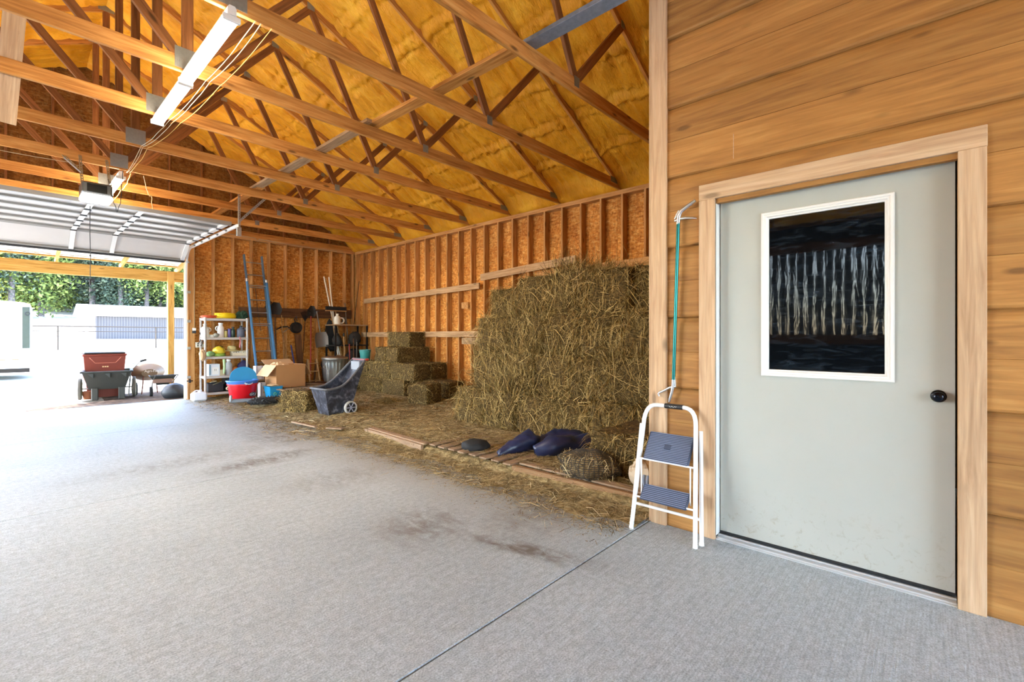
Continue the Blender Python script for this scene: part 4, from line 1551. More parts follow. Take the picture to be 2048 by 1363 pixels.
# ------------------------------------------------------------------ step stool and reacher
st = thing('step_stool', 'white tubular folding step stool with two blue ribbed treads', 'step stool', (3.14, 1.43, 0))
def wv(p):
    return (p[0] - 3.14, p[1] - 1.43, p[2])
def arc(c0, c1, c2, n=7):
    c0, c1, c2 = map(np.array, (c0, c1, c2))
    return [tuple((1 - u) ** 2 * c0 + 2 * u * (1 - u) * c1 + u * u * c2) for u in np.linspace(0, 1, n)]
STW = plain('stool_white', (232, 230, 228), 0.35, 0, 0.03)
path = [wv((3.135, 1.668, 0.012)), wv((3.285, 1.642, 0.78))]
path += arc(wv((3.285, 1.642, 0.79)), wv((3.315, 1.635, 0.905)), wv((3.315, 1.55, 0.905)))
path += arc(wv((3.315, 1.35, 0.905)), wv((3.315, 1.262, 0.905)), wv((3.285, 1.252, 0.79)))
path += [wv((3.138, 1.200, 0.012))]
m = MB(); m.tube(path, 0.0155, 10); m.build('front_frame', STW, st, 60)
m = MB(); m.tube([wv((3.3155, 1.49, 0.905)), wv((3.3155, 1.355, 0.905))], 0.0185, 12); g_ = m.build('grip', BLACKP, st, 40)
# white script mark on the grip, as three short raised strokes
m = MB()
yy = [1.452, 1.445, 1.436, 1.43, 1.424, 1.416, 1.41, 1.402, 1.397]
zz_ = [0.908, 0.902, 0.901, 0.909, 0.902, 0.901, 0.909, 0.903, 0.909]
m.tube([wv((3.2968, a_, b_)) for a_, b_ in zip(yy, zz_)], 0.0012, 5)
m.build('mark', FRAMEW, st, 60)
for (fy, ty_) in ((1.702, 1.668), (1.183, 1.222)):
    m = MB()
    m.tube([wv((3.207, fy, 0.01)), wv((3.30, ty_, 0.755))], 0.0145, 10)
    m.build('rear_leg', STW, st, 60)
for (x, y) in ((3.135, 1.668), (3.138, 1.200), (3.207, 1.702), (3.207, 1.183)):
    m = MB(); m.cyl(wv((x, y, 0)), wv((x, y, 0.02)), 0.017, 0.0165, 10); m.build('foot_cap', STW, st, 40)
m = MB(); m.tube([wv((3.228, 1.69, 0.163)), wv((3.228, 1.19, 0.163))], 0.011, 8); m.build('cross_bar', STW, st, 60)
TREAD = plain('tread_blue', (52, 62, 84), 0.6, 0, 0.15, 20)
TRIB = plain('tread_rib', (118, 130, 156), 0.55, 0, 0.15)
def tread(x0, z0, x1, z1, y0, y1, nr, name):
    p0 = Vector(wv((x0, y0, z0)))
    u = Vector((x1 - x0, 0, z1 - z0))
    L = u.length
    u.normalize()
    w = Vector((0, 1, 0))
    nrm = w.cross(u)
    if nrm.x > 0:
        nrm = -nrm
    M = Matrix(((w.x, u.x, nrm.x, p0.x), (w.y, u.y, nrm.y, p0.y), (w.z, u.z, nrm.z, p0.z), (0, 0, 0, 1)))
    mm = MB(); mm.box((0, 0, -0.016), (y1 - y0, L, 0.004), M=M, c=0.008)
    o = mm.build(name, TREAD, st, None)
    mm = MB()
    for i in range(nr):
        a_ = (i + 0.6) * L / (nr + 0.2)
        mm.box((0.012, a_ - 0.0022, 0.004), (y1 - y0 - 0.012, a_ + 0.0022, 0.0075), M=M)
    mm.build('ribs', TRIB, o, None)
    return o, M, L
o, M_, L_ = tread(3.20, 0.512, 3.325, 0.700, 1.272, 1.612, 18, 'upper_tread')
m = MB(); m.box((0.15, 0.10, 0.004), (0.20, 0.14, 0.009), M=M_, c=0.006); m.build('emblem', TREAD, o, None)
tread(3.15, 0.232, 3.235, 0.325, 1.265, 1.615, 9, 'lower_tread')
m = MB(); m.tube([wv((3.205, 1.655, 0.515)), wv((3.205, 1.230, 0.515))], 0.007, 8); m.build('tread_rod', STW, st, 60)
m = MB(); m.tube([wv((3.165, 1.66, 0.24)), wv((3.165, 1.22, 0.24))], 0.007, 8); m.build('tread_rod', STW, st, 60)
for y in (1.622, 1.258):
    m = MB(); m.box(wv((3.20, y - 0.004, 0.25)), wv((3.206, y + 0.004, 0.51))); m.build('link', STW, st, None)

TEAL = plain('teal_anodised', (26, 104, 102), 0.25, 0.7, 0.05)
gr = thing('reacher_tool', 'teal long-handled reacher hanging beside the door trim', 'reacher tool', (3.335, 1.40, 0.92))
def gv(y, z, x=0.0):
    return (x, y - 1.40, z - 0.92)
m = MB(); m.cyl(gv(1.398, 2.26), gv(1.434, 1.09), 0.0125, n=14); m.build('shaft', TEAL, gr, 60)
m = MB()
m.tube([gv(1.40, 2.235), gv(1.394, 2.29), gv(1.378, 2.325), gv(1.33, 2.355), gv(1.275, 2.385)], [0.013, 0.014, 0.014, 0.013, 0.011], 10)
m.tube([gv(1.425, 2.275), gv(1.405, 2.31), gv(1.395, 2.335)], [0.006, 0.01, 0.006], 8)
for (a_, b_) in ((1.345, 2.338), (1.325, 2.35), (1.305, 2.361)):
    m.ell(gv(a_, b_), (0.009, 0.007, 0.008), 8, 6)
m.build('pistol_grip', ALU, gr, 60)
m = MB()
m.tube([gv(1.425, 2.262), gv(1.39, 2.273), gv(1.345, 2.272), gv(1.30, 2.264), gv(1.265, 2.255)], [0.008, 0.011, 0.010, 0.008, 0.005], 10)
m.build('trigger', ALU, gr, 60)
m = MB()
m.tube([gv(1.434, 1.10), gv(1.436, 1.06), gv(1.446, 1.01), gv(1.462, 0.955), gv(1.468, 0.93)], [0.014, 0.013, 0.011, 0.010, 0.006], 8)
m.tube([gv(1.43, 1.17), gv(1.419, 1.08), gv(1.418, 1.045), gv(1.43, 1.05)], 0.004, 6)
m.build('fixed_jaw', ALU, gr, 60)
m = MB()
m.tube([gv(1.42, 1.05), gv(1.46, 1.04), gv(1.51, 1.012), gv(1.545, 0.995), gv(1.553, 0.985), gv(1.545, 0.968)], [0.008, 0.009, 0.008, 0.008, 0.007, 0.005], 8)
m.build('hooked_jaw', ALU, gr, 60)

# ------------------------------------------------------------------ shelf unit and what stands on it
RESIN = plain('taupe_resin', (186, 176, 168), 0.55, 0, 0.05)
SX0, SX1, SY0, SY1 = 3.03, 3.92, 11.93, 12.32
su = thing('shelf_unit', 'grey plastic shelf unit crowded with bottles and boxes', 'shelf', (SX0, SY0, 0.06))
lev = [0.10, 0.465, 0.90, 1.33, 1.76]
for z in lev:
    m = MB(); m.box((0, 0, z - 0.055), (SX1 - SX0, SY1 - SY0, z), c=0.01)
    m.build('shelf_board', RESIN, su, None)
for x in (0.0, SX1 - SX0 - 0.045):
    for y in (0.0, SY1 - SY0 - 0.045):
        m = MB()
        m.cyl((x + 0.0225, y + 0.0225, 0.0), (x + 0.0225, y + 0.0225, 1.74), 0.0235, n=12)
        for z in lev:
            m.cyl((x + 0.0225, y + 0.0225, z - 0.075), (x + 0.0225, y + 0.0225, z + 0.012), 0.029, n=12)
        m.build('post', RESIN, su, 40)
zs = [0.06 + z for z in lev]
def sxp(px):
    return 3.08 + 0.0102 * (px - 411)
def bottle(label, px, z, r, h, mat, capmat=FRAMEW, y=12.08, kind='bottle', sy=0.7, neck=0.35, cat='bottle'):
    t = thing(kind, label, cat, (sxp(px), y, z))
    m = MB()
    m.lathe([(0, 0), (r * 0.9, 0), (r, 0.01), (r, h * 0.62), (r * 0.92, h * 0.70), (r * neck, h * 0.84), (r * neck, h * 0.9), (0, h * 0.9)], 18, sy=sy)
    m.build('body', mat, t, 50)
    m = MB(); m.lathe([(0, h * 0.88), (r * neck * 1.2, h * 0.88), (r * neck * 1.2, h), (0, h)], 14)
    m.build('cap', capmat, t, 40)
    return t
CREAM = plain('cream_plastic', (222, 214, 198), 0.45)
t = bottle('cream spray jug at the left end of the upper shelf', 411, zs[3], 0.085, 0.30, CREAM)
m = MB(); m.torus((0.07, 0, 0.17), 0.045, 0.012, 16, 6, axis='Y'); m.build('handle', CREAM, t, 60)
t = bottle('tall white detergent bottle on the upper shelf', 441, zs[3], 0.07, 0.33, plain('white_plastic', (228, 222, 220), 0.4), neck=0.55)
m = MB(); m.torus((-0.05, 0, 0.2), 0.05, 0.012, 16, 6, axis='Y'); m.build('handle', FRAMEW, t, 60)
bottle('small can with a yellow label on the upper shelf', 451.5, zs[3], 0.035, 0.17, plain('yellow_label', (196, 178, 104), 0.4), BLACKP, sy=1, neck=0.8, kind='spray_can', cat='can')
bottle('purple-blue can on the upper shelf', 458.5, zs[3], 0.036, 0.20, plain('violet_label', (92, 82, 148), 0.4), plain('violet_cap', (70, 60, 120), .4), sy=1, neck=0.9, kind='spray_can', cat='can')
bottle('dark green bottle on the upper shelf', 466, zs[3], 0.045, 0.24, plain('dark_green', (34, 58, 46), 0.3), BLACKP, neck=0.5)
t = bottle('slate grey jug at the right of the upper shelf', 482, zs[3], 0.085, 0.27, plain('slate_plastic', (92, 96, 112), 0.5), BLACKP, neck=0.3)
m = MB(); m.torus((0.06, -0.02, 0.19), 0.04, 0.011, 14, 6, axis='Y'); m.build('handle', plain('slate_plastic', (92, 96, 112)), t, 60)
small_box('soap_box', 'small white box lying on the upper shelf', (sxp(419), 12.0, zs[3]), (sxp(426), 12.1, zs[3] + 0.06), FRAMEW, 'box')
m = blob((0, 0, 0.05), (0.06, 0.05, 0.05), 41, 0.3, 3, 16, 10, 0.0)
tag(m.build('rag', plain('grey_rag', (150, 146, 132), 0.9), None, 180, (sxp(430), 11.98, zs[3])), 'crumpled grey rag hanging at the upper shelf edge', 'rag')
cable('pink_strap', [(sxp(475), 11.92, zs[3] + 0.01), (sxp(475.5), 11.90, zs[3] - 0.1), (sxp(474.5), 11.90, zs[3] - 0.24)], 0.012, plain('pink_strap', (186, 104, 104), 0.7), 'pink strap dangling from the upper shelf', 0, 6, 'strap')
# middle shelf
m = blob((0, 0, 0.06), (0.09, 0.1, 0.06), 43, 0.2, 2, 20, 12, 0.0)
tag(m.build('green_cloth', plain('sage_green', (122, 158, 104), 0.8), None, 180, (sxp(421), 12.05, zs[2])), 'folded sage green cloth on the middle shelf', 'cloth')
m = blob((0, 0, 0.08), (0.12, 0.11, 0.10), 44, 0.22, 2, 24, 14, 0.0)
o = tag(m.build('yellow_bag', plain('lemon_bag', (214, 188, 44), 0.45), None, 180, (sxp(437), 12.05, zs[2] + 0.045)), 'bright yellow bag on the middle shelf', 'bag')
m = blob((0, 0, 0.03), (0.12, 0.11, 0.05), 45, 0.2, 2, 24, 14, 0.0)
tag(m.build('green_bag', plain('lime_bag', (132, 160, 62), 0.5), None, 180, (sxp(438), 12.03, zs[2])), 'lime green bag flattened under the yellow bag', 'bag')
m = MB()
m.lathe([(0, 0.24), (0.05, 0.22), (0.10, 0.05), (0.11, 0.0), (0.0, 0.0)], 18)
tag(m.build('knit_hat', plain('navy_cap', (40, 42, 58), 0.7), None, 40, (sxp(444), 12.2, zs[2])), 'dark cone-shaped hat behind the yellow bag', 'hat')
ct = thing('jar_carton', 'open cream carton holding a row of small jars', 'carton', (sxp(461), 11.97, zs[2]))
for nm, a_, b_ in (('wall', (0, 0, 0), (0.35, 0.006, 0.075)), ('wall', (0, 0.16, 0), (0.35, 0.166, 0.12)), ('wall', (0, 0, 0), (0.006, 0.166, 0.10)), ('wall', (0.344, 0, 0), (0.35, 0.166, 0.15)), ('base', (0, 0, 0), (0.35, 0.166, 0.004))):
    m = MB(); m.box(a_, b_); m.build(nm, plain('cream_card', (212, 198, 170), 0.7), ct, None)
for i in range(7):
    t = thing('small_jar', 'small clear jar with a pale lid in the carton, %s from the left' % ('first', 'second', 'third', 'fourth', 'fifth', 'sixth', 'seventh')[i], 'jar', (sxp(461) + 0.03 + 0.048 * i, 12.0, zs[2] + 0.006), group='jars in the carton')
    m = MB(); m.lathe([(0, 0), (0.02, 0), (0.021, 0.06), (0.017, 0.07), (0, 0.07)], 12); m.build('glass', plain('jar_glass', (120, 112, 92), 0.2), t, 40)
    m = MB(); m.lathe([(0, 0.07), (0.02, 0.07), (0.02, 0.09), (0, 0.09)], 12); m.build('lid', CREAM, t, 40)
ht = thing('straw_hat', 'pale straw hat resting above the carton of jars', 'hat', (sxp(466), 12.17, zs[2] + 0.11))
m = MB(); m.lathe([(0.17, 0.0), (0.165, 0.012), (0.09, 0.03)], 24); m.build('brim', plain('hat_straw', (206, 190, 132), 0.85), ht, 60)
m = MB(); m.lathe([(0.09, 0.028), (0.085, 0.10), (0.05, 0.125), (0, 0.12)], 24); m.build('crown', plain('hat_straw', (206, 190, 132)), ht, 60)
# lower shelf
bx = thing('product_box', 'white printed box with a dark number on the lower shelf', 'box', (sxp(416), 12.0, zs[1]))
m = MB(); m.box((0, 0, 0), (0.22, 0.18, 0.265), c=0.004); m.build('carton', plain('print_white', (212, 216, 222), 0.5, 0, 0.05), bx, None)
m = MB(); m.box((0.07, -0.003, 0.03), (0.19, 0.0, 0.19)); lb_ = m.build('label', FRAMEW, bx, None)
m = MB(); m.box((0.01, -0.002, 0.02), (0.045, 0.0, 0.25)); m.build('stripe', plain('blue_print', (128, 160, 176), 0.5), bx, None)
def letters(txt, size, mat, parent, M, ext=0.002, name='lettering'):
    c = bpy.data.curves.new('txt', 'FONT')
    c.body = txt
    c.size = size
    c.extrude = ext
    c.align_x = 'CENTER'
    c.align_y = 'CENTER'
    o = bpy.data.objects.new('txt', c)
    COL.objects.link(o)
    dg = bpy.context.evaluated_depsgraph_get()
    me = bpy.data.meshes.new_from_object(o.evaluated_get(dg))
    bpy.data.objects.remove(o)
    bpy.data.curves.remove(c)
    me.transform(M)
    me.materials.clear()
    return put(name, me, mat, parent)
FRONT = Matrix.Rotation(R(90), 4, 'X')
letters('11', 0.06, BLACKP, bx, Matrix.Translation((0.13, -0.004, 0.13)) @ FRONT)
small_box('supply_box', 'small tan box beside the white printed box', (sxp(438), 12.0, zs[1]), (sxp(447), 12.12, zs[1] + 0.13), plain('tan_box', (186, 168, 132), 0.6), 'box')
bottle('rounded grey-white bottle on the lower shelf', 457, zs[1], 0.075, 0.36, plain('milky_plastic', (176, 180, 180), 0.4), FRAMEW, neck=0.5)
m = blob((0, 0, 0.08), (0.09, 0.08, 0.09), 47, 0.35, 2.5, 18, 12, 0.0)
tag(m.build('orange_bundle', plain('orange_cord', (196, 112, 52), 0.7), None, 180, (sxp(471), 12.1, zs[1])), 'bundle of orange cord on the lower shelf', 'cord')
m = blob((0, 0, 0.15), (0.13, 0.1, 0.16), 48, 0.35, 2.0, 22, 14, 0.0)
tag(m.build('blue_jacket', plain('indigo_cloth', (52, 50, 92), 0.8), None, 180, (sxp(488), 12.13, zs[1])), 'bundled dark blue jacket at the right end of the lower shelf', 'jacket')
m = MB(); m.tube([(0, 0, 0.42), (0.005, -0.01, 0.25), (0.0, 0.0, 0.1)], [0.03, 0.026, 0.02], 10)
tag(m.build('green_brush_handle', plain('pale_green', (156, 182, 130), 0.5), None, 60, (sxp(443), 11.9, zs[1] - 0.05)), 'pale green handle hanging at the shelf front', 'handle')
# top shelf coils
def coil(name, label, c, R0, turns, r, mat, flat=0.5, seed=1, loops=14):
    q = np.linspace(0, 2 * np.pi * turns, int(18 * turns))
    rr = R0 * (1 + 0.22 * vnoise(q * 0.45, q * 0, seed))
    z = r + r * 1.6 * (q / q[-1]) * turns * 0.5 + 0.01 * vnoise(q, q * 0 + 2, seed)
    P = np.stack([c[0] + rr * np.cos(q), c[1] + rr * np.sin(q) * flat, c[2] + z], 1)
    m = MB(); m.tube(P, r, 6)
    return tag(m.build(name, mat, None, 60), label, 'coil')
coil('hose_coil', 'bright yellow coiled hose on top of the shelf unit', (sxp(450), 12.08, zs[4]), 0.20, 9, 0.014, plain('hose_yellow', (232, 196, 20), 0.4), 0.6, 3)
coil('cord_coil', 'orange-red coiled extension cord on top of the shelf unit', (sxp(419), 12.1, zs[4]), 0.15, 5, 0.011, plain('cord_red', (206, 84, 50), 0.5), 0.8, 5)
m = blob((0, 0, 0.08), (0.11, 0.1, 0.1), 49, 0.7, 4, 26, 16, 0.0)
tag(m.build('green_netting', plain('dark_leaf_green', (38, 66, 44), 0.8), None, 30, (sxp(484), 12.1, zs[4])), 'tangle of dark green netting on top of the shelf unit', 'netting')
# dark crates underneath
def crate(label, a, b_):
    t = thing('storage_crate', label, 'crate', a)
    w, d, h = (b_[i] - a[i] for i in range(3))
    m = MB()
    m.box((0, 0, 0), (w, d, 0.01)); m.box((0, 0, 0), (w, 0.01, h)); m.box((0, d - 0.01, 0), (w, d, h)); m.box((0, 0, 0), (0.01, d, h)); m.box((w - 0.01, 0, 0), (w, d, h))
    m.build('tub', BLACKP, t, None)
    m = MB(); m.box((-0.01, -0.01, h - 0.025), (w + 0.01, 0.012, h)); m.box((-0.01, d - 0.012, h - 0.025), (w + 0.01, d + 0.01, h)); m.build('rim', BLACKP, t, None)
crate('black crate under the shelf unit at its left end', (3.12, 11.97, 0.17), (3.42, 12.25, 0.36))
crate('taller black crate under the shelf unit beside the red tub', (3.46, 11.97, 0.17), (3.82, 12.25, 0.50))
cable('tangled_wire', [(3.15, 11.98, 0.38), (3.25, 11.9, 0.42), (3.3, 12.0, 0.36), (3.2, 11.95, 0.33), (3.38, 11.96, 0.4)], 0.009, plain('olive_wire', (120, 112, 84), 0.7), 'tangled pale wire spilling from the left crate', 0.0, 8, 'wire')
# lamb-coloured hand duster hanging at the left post
m = blob((0, 0, 0), (0.06, 0.05, 0.11), 51, 0.5, 4, 20, 14)
tag(m.build('work_gloves', plain('tan_leather', (196, 160, 120), 0.8), None, 180, (2.99, 11.9, 1.0)), 'pair of tan leather gloves hung on the left shelf post', 'gloves')
# water jug on the slab
jg = thing('water_jug', 'translucent white water jug on the slab beside the garage opening', 'jug', (2.93, 11.95, 0.0))
JUGM = plain('milk_white', (222, 226, 232), 0.35, 0, 0.04)
m = MB(); m.box((-0.14, -0.11, 0.0), (0.14, 0.11, 0.19), c=0.035); m.build('body', JUGM, jg, None)
m = MB(); m.cyl((0.02, 0, 0.18), (0.02, 0, 0.235), 0.04, n=14); m.tube(arc((-0.11, 0, 0.18), (-0.05, 0, 0.27), (0.02, 0, 0.2)), 0.014, 8); m.build('spout', JUGM, jg, 40)

# ------------------------------------------------------------------ extension ladder
ld = thing('extension_ladder', 'blue fibreglass extension ladder leaning on the far wall', 'ladder', (4.24, 11.62, 0.05))
BLUEF = plain('blue_fibreglass', (64, 112, 152), 0.45, 0, 0.08)
BLUED = plain('dull_blue_fibreglass', (76, 98, 116), 0.5, 0, 0.12)
def lp(x, s, off=0.0):
    """s in 0..1 from foot to top; off is the offset towards the camera"""
    return Vector((x - 0.095 * s, 0.70 * s - off, 3.33 * s))
for sx, fx in ((-1, -0.19), (1, 0.19)):
    a_, b_ = lp(fx, 0.12, -0.0), lp(fx * 1.05, 1.0, -0.0)
    o = board('fly_rail', a_, b_, 0.075, 0.032, BLUED, ld, (0, 1, 0))
    a_, b_ = lp(fx * 1.15, 0.0, 0.075), lp(fx * 1.15, 0.80, 0.075)
    o = board('base_rail', a_, b_, 0.08, 0.034, BLUEF, ld, (0, 1, 0))
    m = MB(); m.box((fx * 1.15 - 0.03, -0.13, 0.0), (fx * 1.15 + 0.03, -0.02, 0.05), c=0.006); m.build('foot', BLACKR, ld, None)
    c_ = lp(fx * 1.15, 0.81, 0.07)
    m = MB(); m.box((c_.x - 0.025, c_.y - 0.04, c_.z - 0.03), (c_.x + 0.025, c_.y + 0.05, c_.z + 0.04), c=0.006); m.build('rung_lock', ALU, ld, None)
for k in range(1, 11):
    s = 0.03 + 0.0915 * k
    a_, b_ = lp(-0.19, s), lp(0.19, s)
    if s > 0.14:
        m = MB(); m.cyl(a_, b_, 0.014, n=10); m.build('rung', ALU, ld, 40)
    if s < 0.8:
        a_, b_ = lp(-0.21, s + 0.012, 0.075), lp(0.21, s + 0.012, 0.075)
        if k in (2, 5, 8):
            m = MB(); m.cyl(a_, b_, 0.013, n=10); m.build('rung', ALU, ld, 40)
m = MB(); m.tube([lp(-0.02, 0.77), lp(-0.015, 0.62, -0.03), lp(0.0, 0.45, -0.02)], 0.006, 6); m.build('pull_rope', BLACKP, ld, 60)

# ------------------------------------------------------------------ tools along the far wall
YW = 12.30
def fx(px, v, Y=YW):
    """wall coordinates of a spot on the far wall: returns x, z"""
    a_ = math.atan((px - 1024) / FPX)
    t_ = R(47.642) + a_
    d_ = Y / math.cos(t_) * math.cos(a_)
    return Y * math.tan(t_), 1.42 + (671.5 - v) / FPX * d_
REDH = plain('red_handle', (150, 40, 36), 0.5)
ORH = plain('orange_handle', (208, 104, 44), 0.5)
STEEL = plain('worn_steel', (104, 98, 92), 0.45, 0.5, 0.25)
FOOTZ = 0.10
def pole(name, label, top, bot, r, mat, cat, ytop=YW, ybot=11.95, extra=None):
    xa, za = top
    xb, zb = bot
    t = thing(name, label, cat, (xb, ybot, zb))
    m = MB(); m.cyl((0, 0, 0), (xa - xb, ytop - ybot, za - zb), r, n=10)
    m.build('handle', mat, t, 40)
    if extra:
        extra(t, Vector((xa - xb, ytop - ybot, za - zb)))
    return t
def blade(t, at, w, h, mat, name='blade', th=0.006, rot=0.0, point=0.35, flip=1, dish=0.02):
    """rounded shovel blade in the wall plane growing from `at` upwards (flip=1) or downwards (-1)"""
    mm = MB()
    n_ = 7
    rows = []
    for i in range(n_):
        u = i / (n_ - 1)
        ww = w / 2 * (0.75 + 0.25 * min(1, u * 3)) * (1 - point * max(0, u - 0.55) / 0.45)
        z_ = flip * h * u
        rows.append([(-ww, -dish, z_), (-ww * 0.5, 0.0, z_), (ww * 0.5, 0.0, z_), (ww, -dish, z_)])
    V = np.array(rows).reshape(-1, 3)
    V2 = V + np.array([0, th, 0])
    F = [(i * 4 + j, i * 4 + j + 1, (i + 1) * 4 + j + 1, (i + 1) * 4 + j) for i in range(n_ - 1) for j in range(3)]
    c_, s_ = math.cos(rot), math.sin(rot)
    M = Matrix(((c_, 0, s_, at[0]), (0, 1, 0, at[1]), (-s_, 0, c_, at[2]), (0, 0, 0, 1)))
    mm.add(V, F, M)
    mm.add(V2, [f[::-1] for f in F], M)
    return mm.build(name, mat, t, 40)
p_ = fx
def gx_(px):  # x on the tool line
    return fx(px, 700)[0]
pole('spade', 'dark spade standing blade-up beside the ladder', fx(550, 628), (fx(543, 715)[0] - 0.0, FOOTZ), 0.018, W_DARK, 'spade',
     extra=lambda t, e: blade(t, e, 0.30, 0.30, DARKM, rot=0.1, point=0.5))
m = MB()
for i in range(6):
    m.tube([(0, 0, 0.0), (-0.22 + i * 0.02, -0.02, 0.02 + 0.02 * i), (-0.26 + i * 0.01, -0.05, -0.05)], 0.006, 5)
tag(m.build('rake_head', DARKM, None, 60, (fx(548, 612)[0], YW - 0.06, fx(548, 612)[1])), 'dark spring-tine rake head hanging behind the ladder', 'rake')
pole('hoe', 'tool with an orange handle end leaning left of the cardboard box', fx(543, 660), (fx(553, 715)[0], FOOTZ), 0.014, ORH, 'hoe')
def mattock(t, e):
    m = MB(); m.tube([e + Vector((-0.14, -0.02, -0.05)), e + Vector((0, 0, 0.02)), e + Vector((0.14, -0.02, 0.03)), e + Vector((0.22, -0.03, -0.03))], [0.012, 0.022, 0.018, 0.008], 8)
    m.build('head', DARKM, t, 60)
pole('pickaxe', 'pickaxe with a wooden handle hanging on the tool rail', fx(563, 655), (fx(573, 718)[0], FOOTZ + 0.1), 0.017, W_HANDLE, 'pickaxe', extra=mattock)
pole('garden_fork', 'thin wooden handled fork beside the pickaxe', fx(563, 630), (fx(560, 715)[0], FOOTZ), 0.011, W_HANDLE, 'fork')
cw = thing('wire_coil', 'black coil of wire and straps hung from the tool rail', 'coil', (fx(589, 655)[0], YW - 0.06, fx(589, 655)[1]))
m = MB()
for i in range(7):
    m.torus((0.01 * (i % 3), -0.01 * i, 0.006 * (i % 2)), 0.135 - 0.012 * (i % 4), 0.010, 28, 6, axis='Y')
m.build('loops', BLACKR, cw, 60)
m = MB(); m.cyl((0, 0.02, 0), (0, -0.05, 0), 0.11, 0.09, n=24); m.build('drum', DARKM, cw, 40)
m = MB(); m.tube([(0, 0, 0.12), (-0.03, 0, 0.22), (0.02, 0, 0.3), (0.04, 0, 0.18)], 0.012, 6); m.build('strap', BLACKP, cw, 60)
m = MB(); m.tube([(-0.12, -0.02, 0.0), (-0.24, -0.04, -0.06), (-0.32, -0.04, -0.12)], 0.009, 6); m.build('tail', GALV, cw, 60)
o = board('leaning_plank', (gx_(597), 12.1, FOOTZ), (gx_(595), YW - 0.02, fx(595, 668)[1]), 0.16, 0.03, W_DARK, None, (1, 0, 0))
tag(o, 'wide brown plank leaning against the far wall below the coil', 'plank')
pole('blue_brush', 'blue handled brush standing by the brown plank', fx(582, 690), (gx_(585), FOOTZ), 0.016, plain('royal_blue', (44, 64, 140), 0.5), 'brush',
     extra=lambda t, e: MB().box((-0.05, -0.02, 0), (0.05, 0.02, 0.12), c=0.01).build('bristles', plain('royal_blue', (44, 64, 140)), t, None))
pole('shovel', 'round shovel with a red handle, blade hung upwards', fx(622, 632), (gx_(609), FOOTZ + 0.05), 0.016, REDH, 'shovel',
     extra=lambda t, e: blade(t, e, 0.24, 0.28, DARKM, rot=0.12, point=0.6))
# grain scoop, handle up
sc = thing('grain_scoop', 'broad grey grain scoop hanging with its blade down', 'scoop', (fx(641, 690)[0], YW - 0.10, fx(641, 690)[1]))
top_ = fx(632, 622)
org = fx(641, 690)
m = MB(); m.cyl((fx(637, 664)[0] - org[0], 0.0, fx(637, 664)[1] - org[1]), (top_[0] - org[0], 0.06, top_[1] - org[1]), 0.017, n=10); m.build('shaft', plain('grey_shaft', (110, 100, 92), 0.5), sc, 40)
m = MB(); m.cyl((top_[0] - org[0] - 0.05, 0.06, top_[1] - org[1]), (top_[0] - org[0] + 0.05, 0.06, top_[1] - org[1]), 0.016, n=10); m.build('grip', BLACKP, sc, 40)
blade(sc, (fx(637, 664)[0] - org[0], 0.0, fx(637, 664)[1] - org[1]), 0.36, 0.40, plain('scoop_grey', (124, 114, 108), 0.4, 0.3), rot=-0.10, point=0.05, flip=-1, dish=0.05)
# push broom, head up
pb = thing('push_broom', 'wide push broom hung head-up on the tool rail', 'broom', (fx(668, 622)[0], YW - 0.10, fx(668, 622)[1]))
m = MB(); m.box((-0.29, -0.035, -0.01), (0.30, 0.035, 0.02), c=0.006); m.build('head', W_HANDLE, pb, None)
m = MB()
for i in range(40):
    x = -0.28 + i * 0.0147
    m.box((x, -0.03, 0.02), (x + 0.011, 0.03, 0.115 + 0.01 * random.random()))
o = m.build('bristles', BLACKR, pb, None)
m = MB(); m.cyl((0.0, 0, -0.01), (0.10, -0.15, -1.35), 0.013, n=8); m.build('handle', W_HANDLE, pb, 40)
# long poles
for i, (a_, b_, mt, lb) in enumerate((((647, 553), (681, 716), CREAM, 'long pale pole leaning leftmost above the push broom'), ((650, 556), (676, 716), W_HANDLE, 'long wooden pole leaning between the two pale poles'), ((657, 554), (673, 700), CREAM, 'long pale pole leaning rightmost above the push broom'))):
    pole('long_pole', lb, fx(*a_), (fx(b_[0], 700)[0], FOOTZ + 0.1), 0.016, mt, 'pole', YW - 0.02, 12.05, None)
m = blob((0, 0, 0), (0.2, 0.05, 0.42), 61, 0.35, 2.2, 24, 16)
tag(m.build('black_feed_sack', BLACKR, None, 180, (fx(664, 670)[0], YW - 0.02, fx(664, 670)[1])), 'black sack hanging behind the grain scoop', 'sack')
m = blob((0, 0, 0.12), (0.24, 0.12, 0.16), 62, 0.2, 2, 24, 14, 0.0)
tag(m.build('black_tub', BLACKP, None, 180, (gx_(648), 12.0, 0.55)), 'dark rounded tub behind the galvanised can', 'tub')
pole('steel_rod', 'thin grey steel rod standing at the corner shelf', fx(690, 606), (gx_(690), FOOTZ), 0.011, STEEL, 'rod')
pole('corner_rod', 'thin dark rod leaning into the far corner', fx(719, 562, 12.3), (fx(704, 660)[0], 1.75), 0.008, DARKM, 'rod', 12.32, 12.2)
# small wooden chair / sawhorse at the wall
sh = thing('wooden_frame', 'small brown wooden step frame in front of the tools', 'frame', (fx(628, 740, 11.8)[0], 11.8, 0.1))
for sx_ in (-0.11, 0.11):
    board('leg', (sx_ * 1.2, -0.1, 0.0), (sx_, 0.1, 0.72), 0.06, 0.03, W_HANDLE, sh, (0, 1, 0))
    board('leg', (sx_ * 1.2, 0.3, 0.0), (sx_, 0.12, 0.72), 0.05, 0.03, W_DARK, sh, (0, 1, 0))
for z in (0.18, 0.42, 0.62):
    board('rung', (-0.12, -0.05 + 0.25 * z * 0.4, z), (0.12, -0.05 + 0.25 * z * 0.4, z), 0.05, 0.025, W_HANDLE, sh, (0, 1, 0))
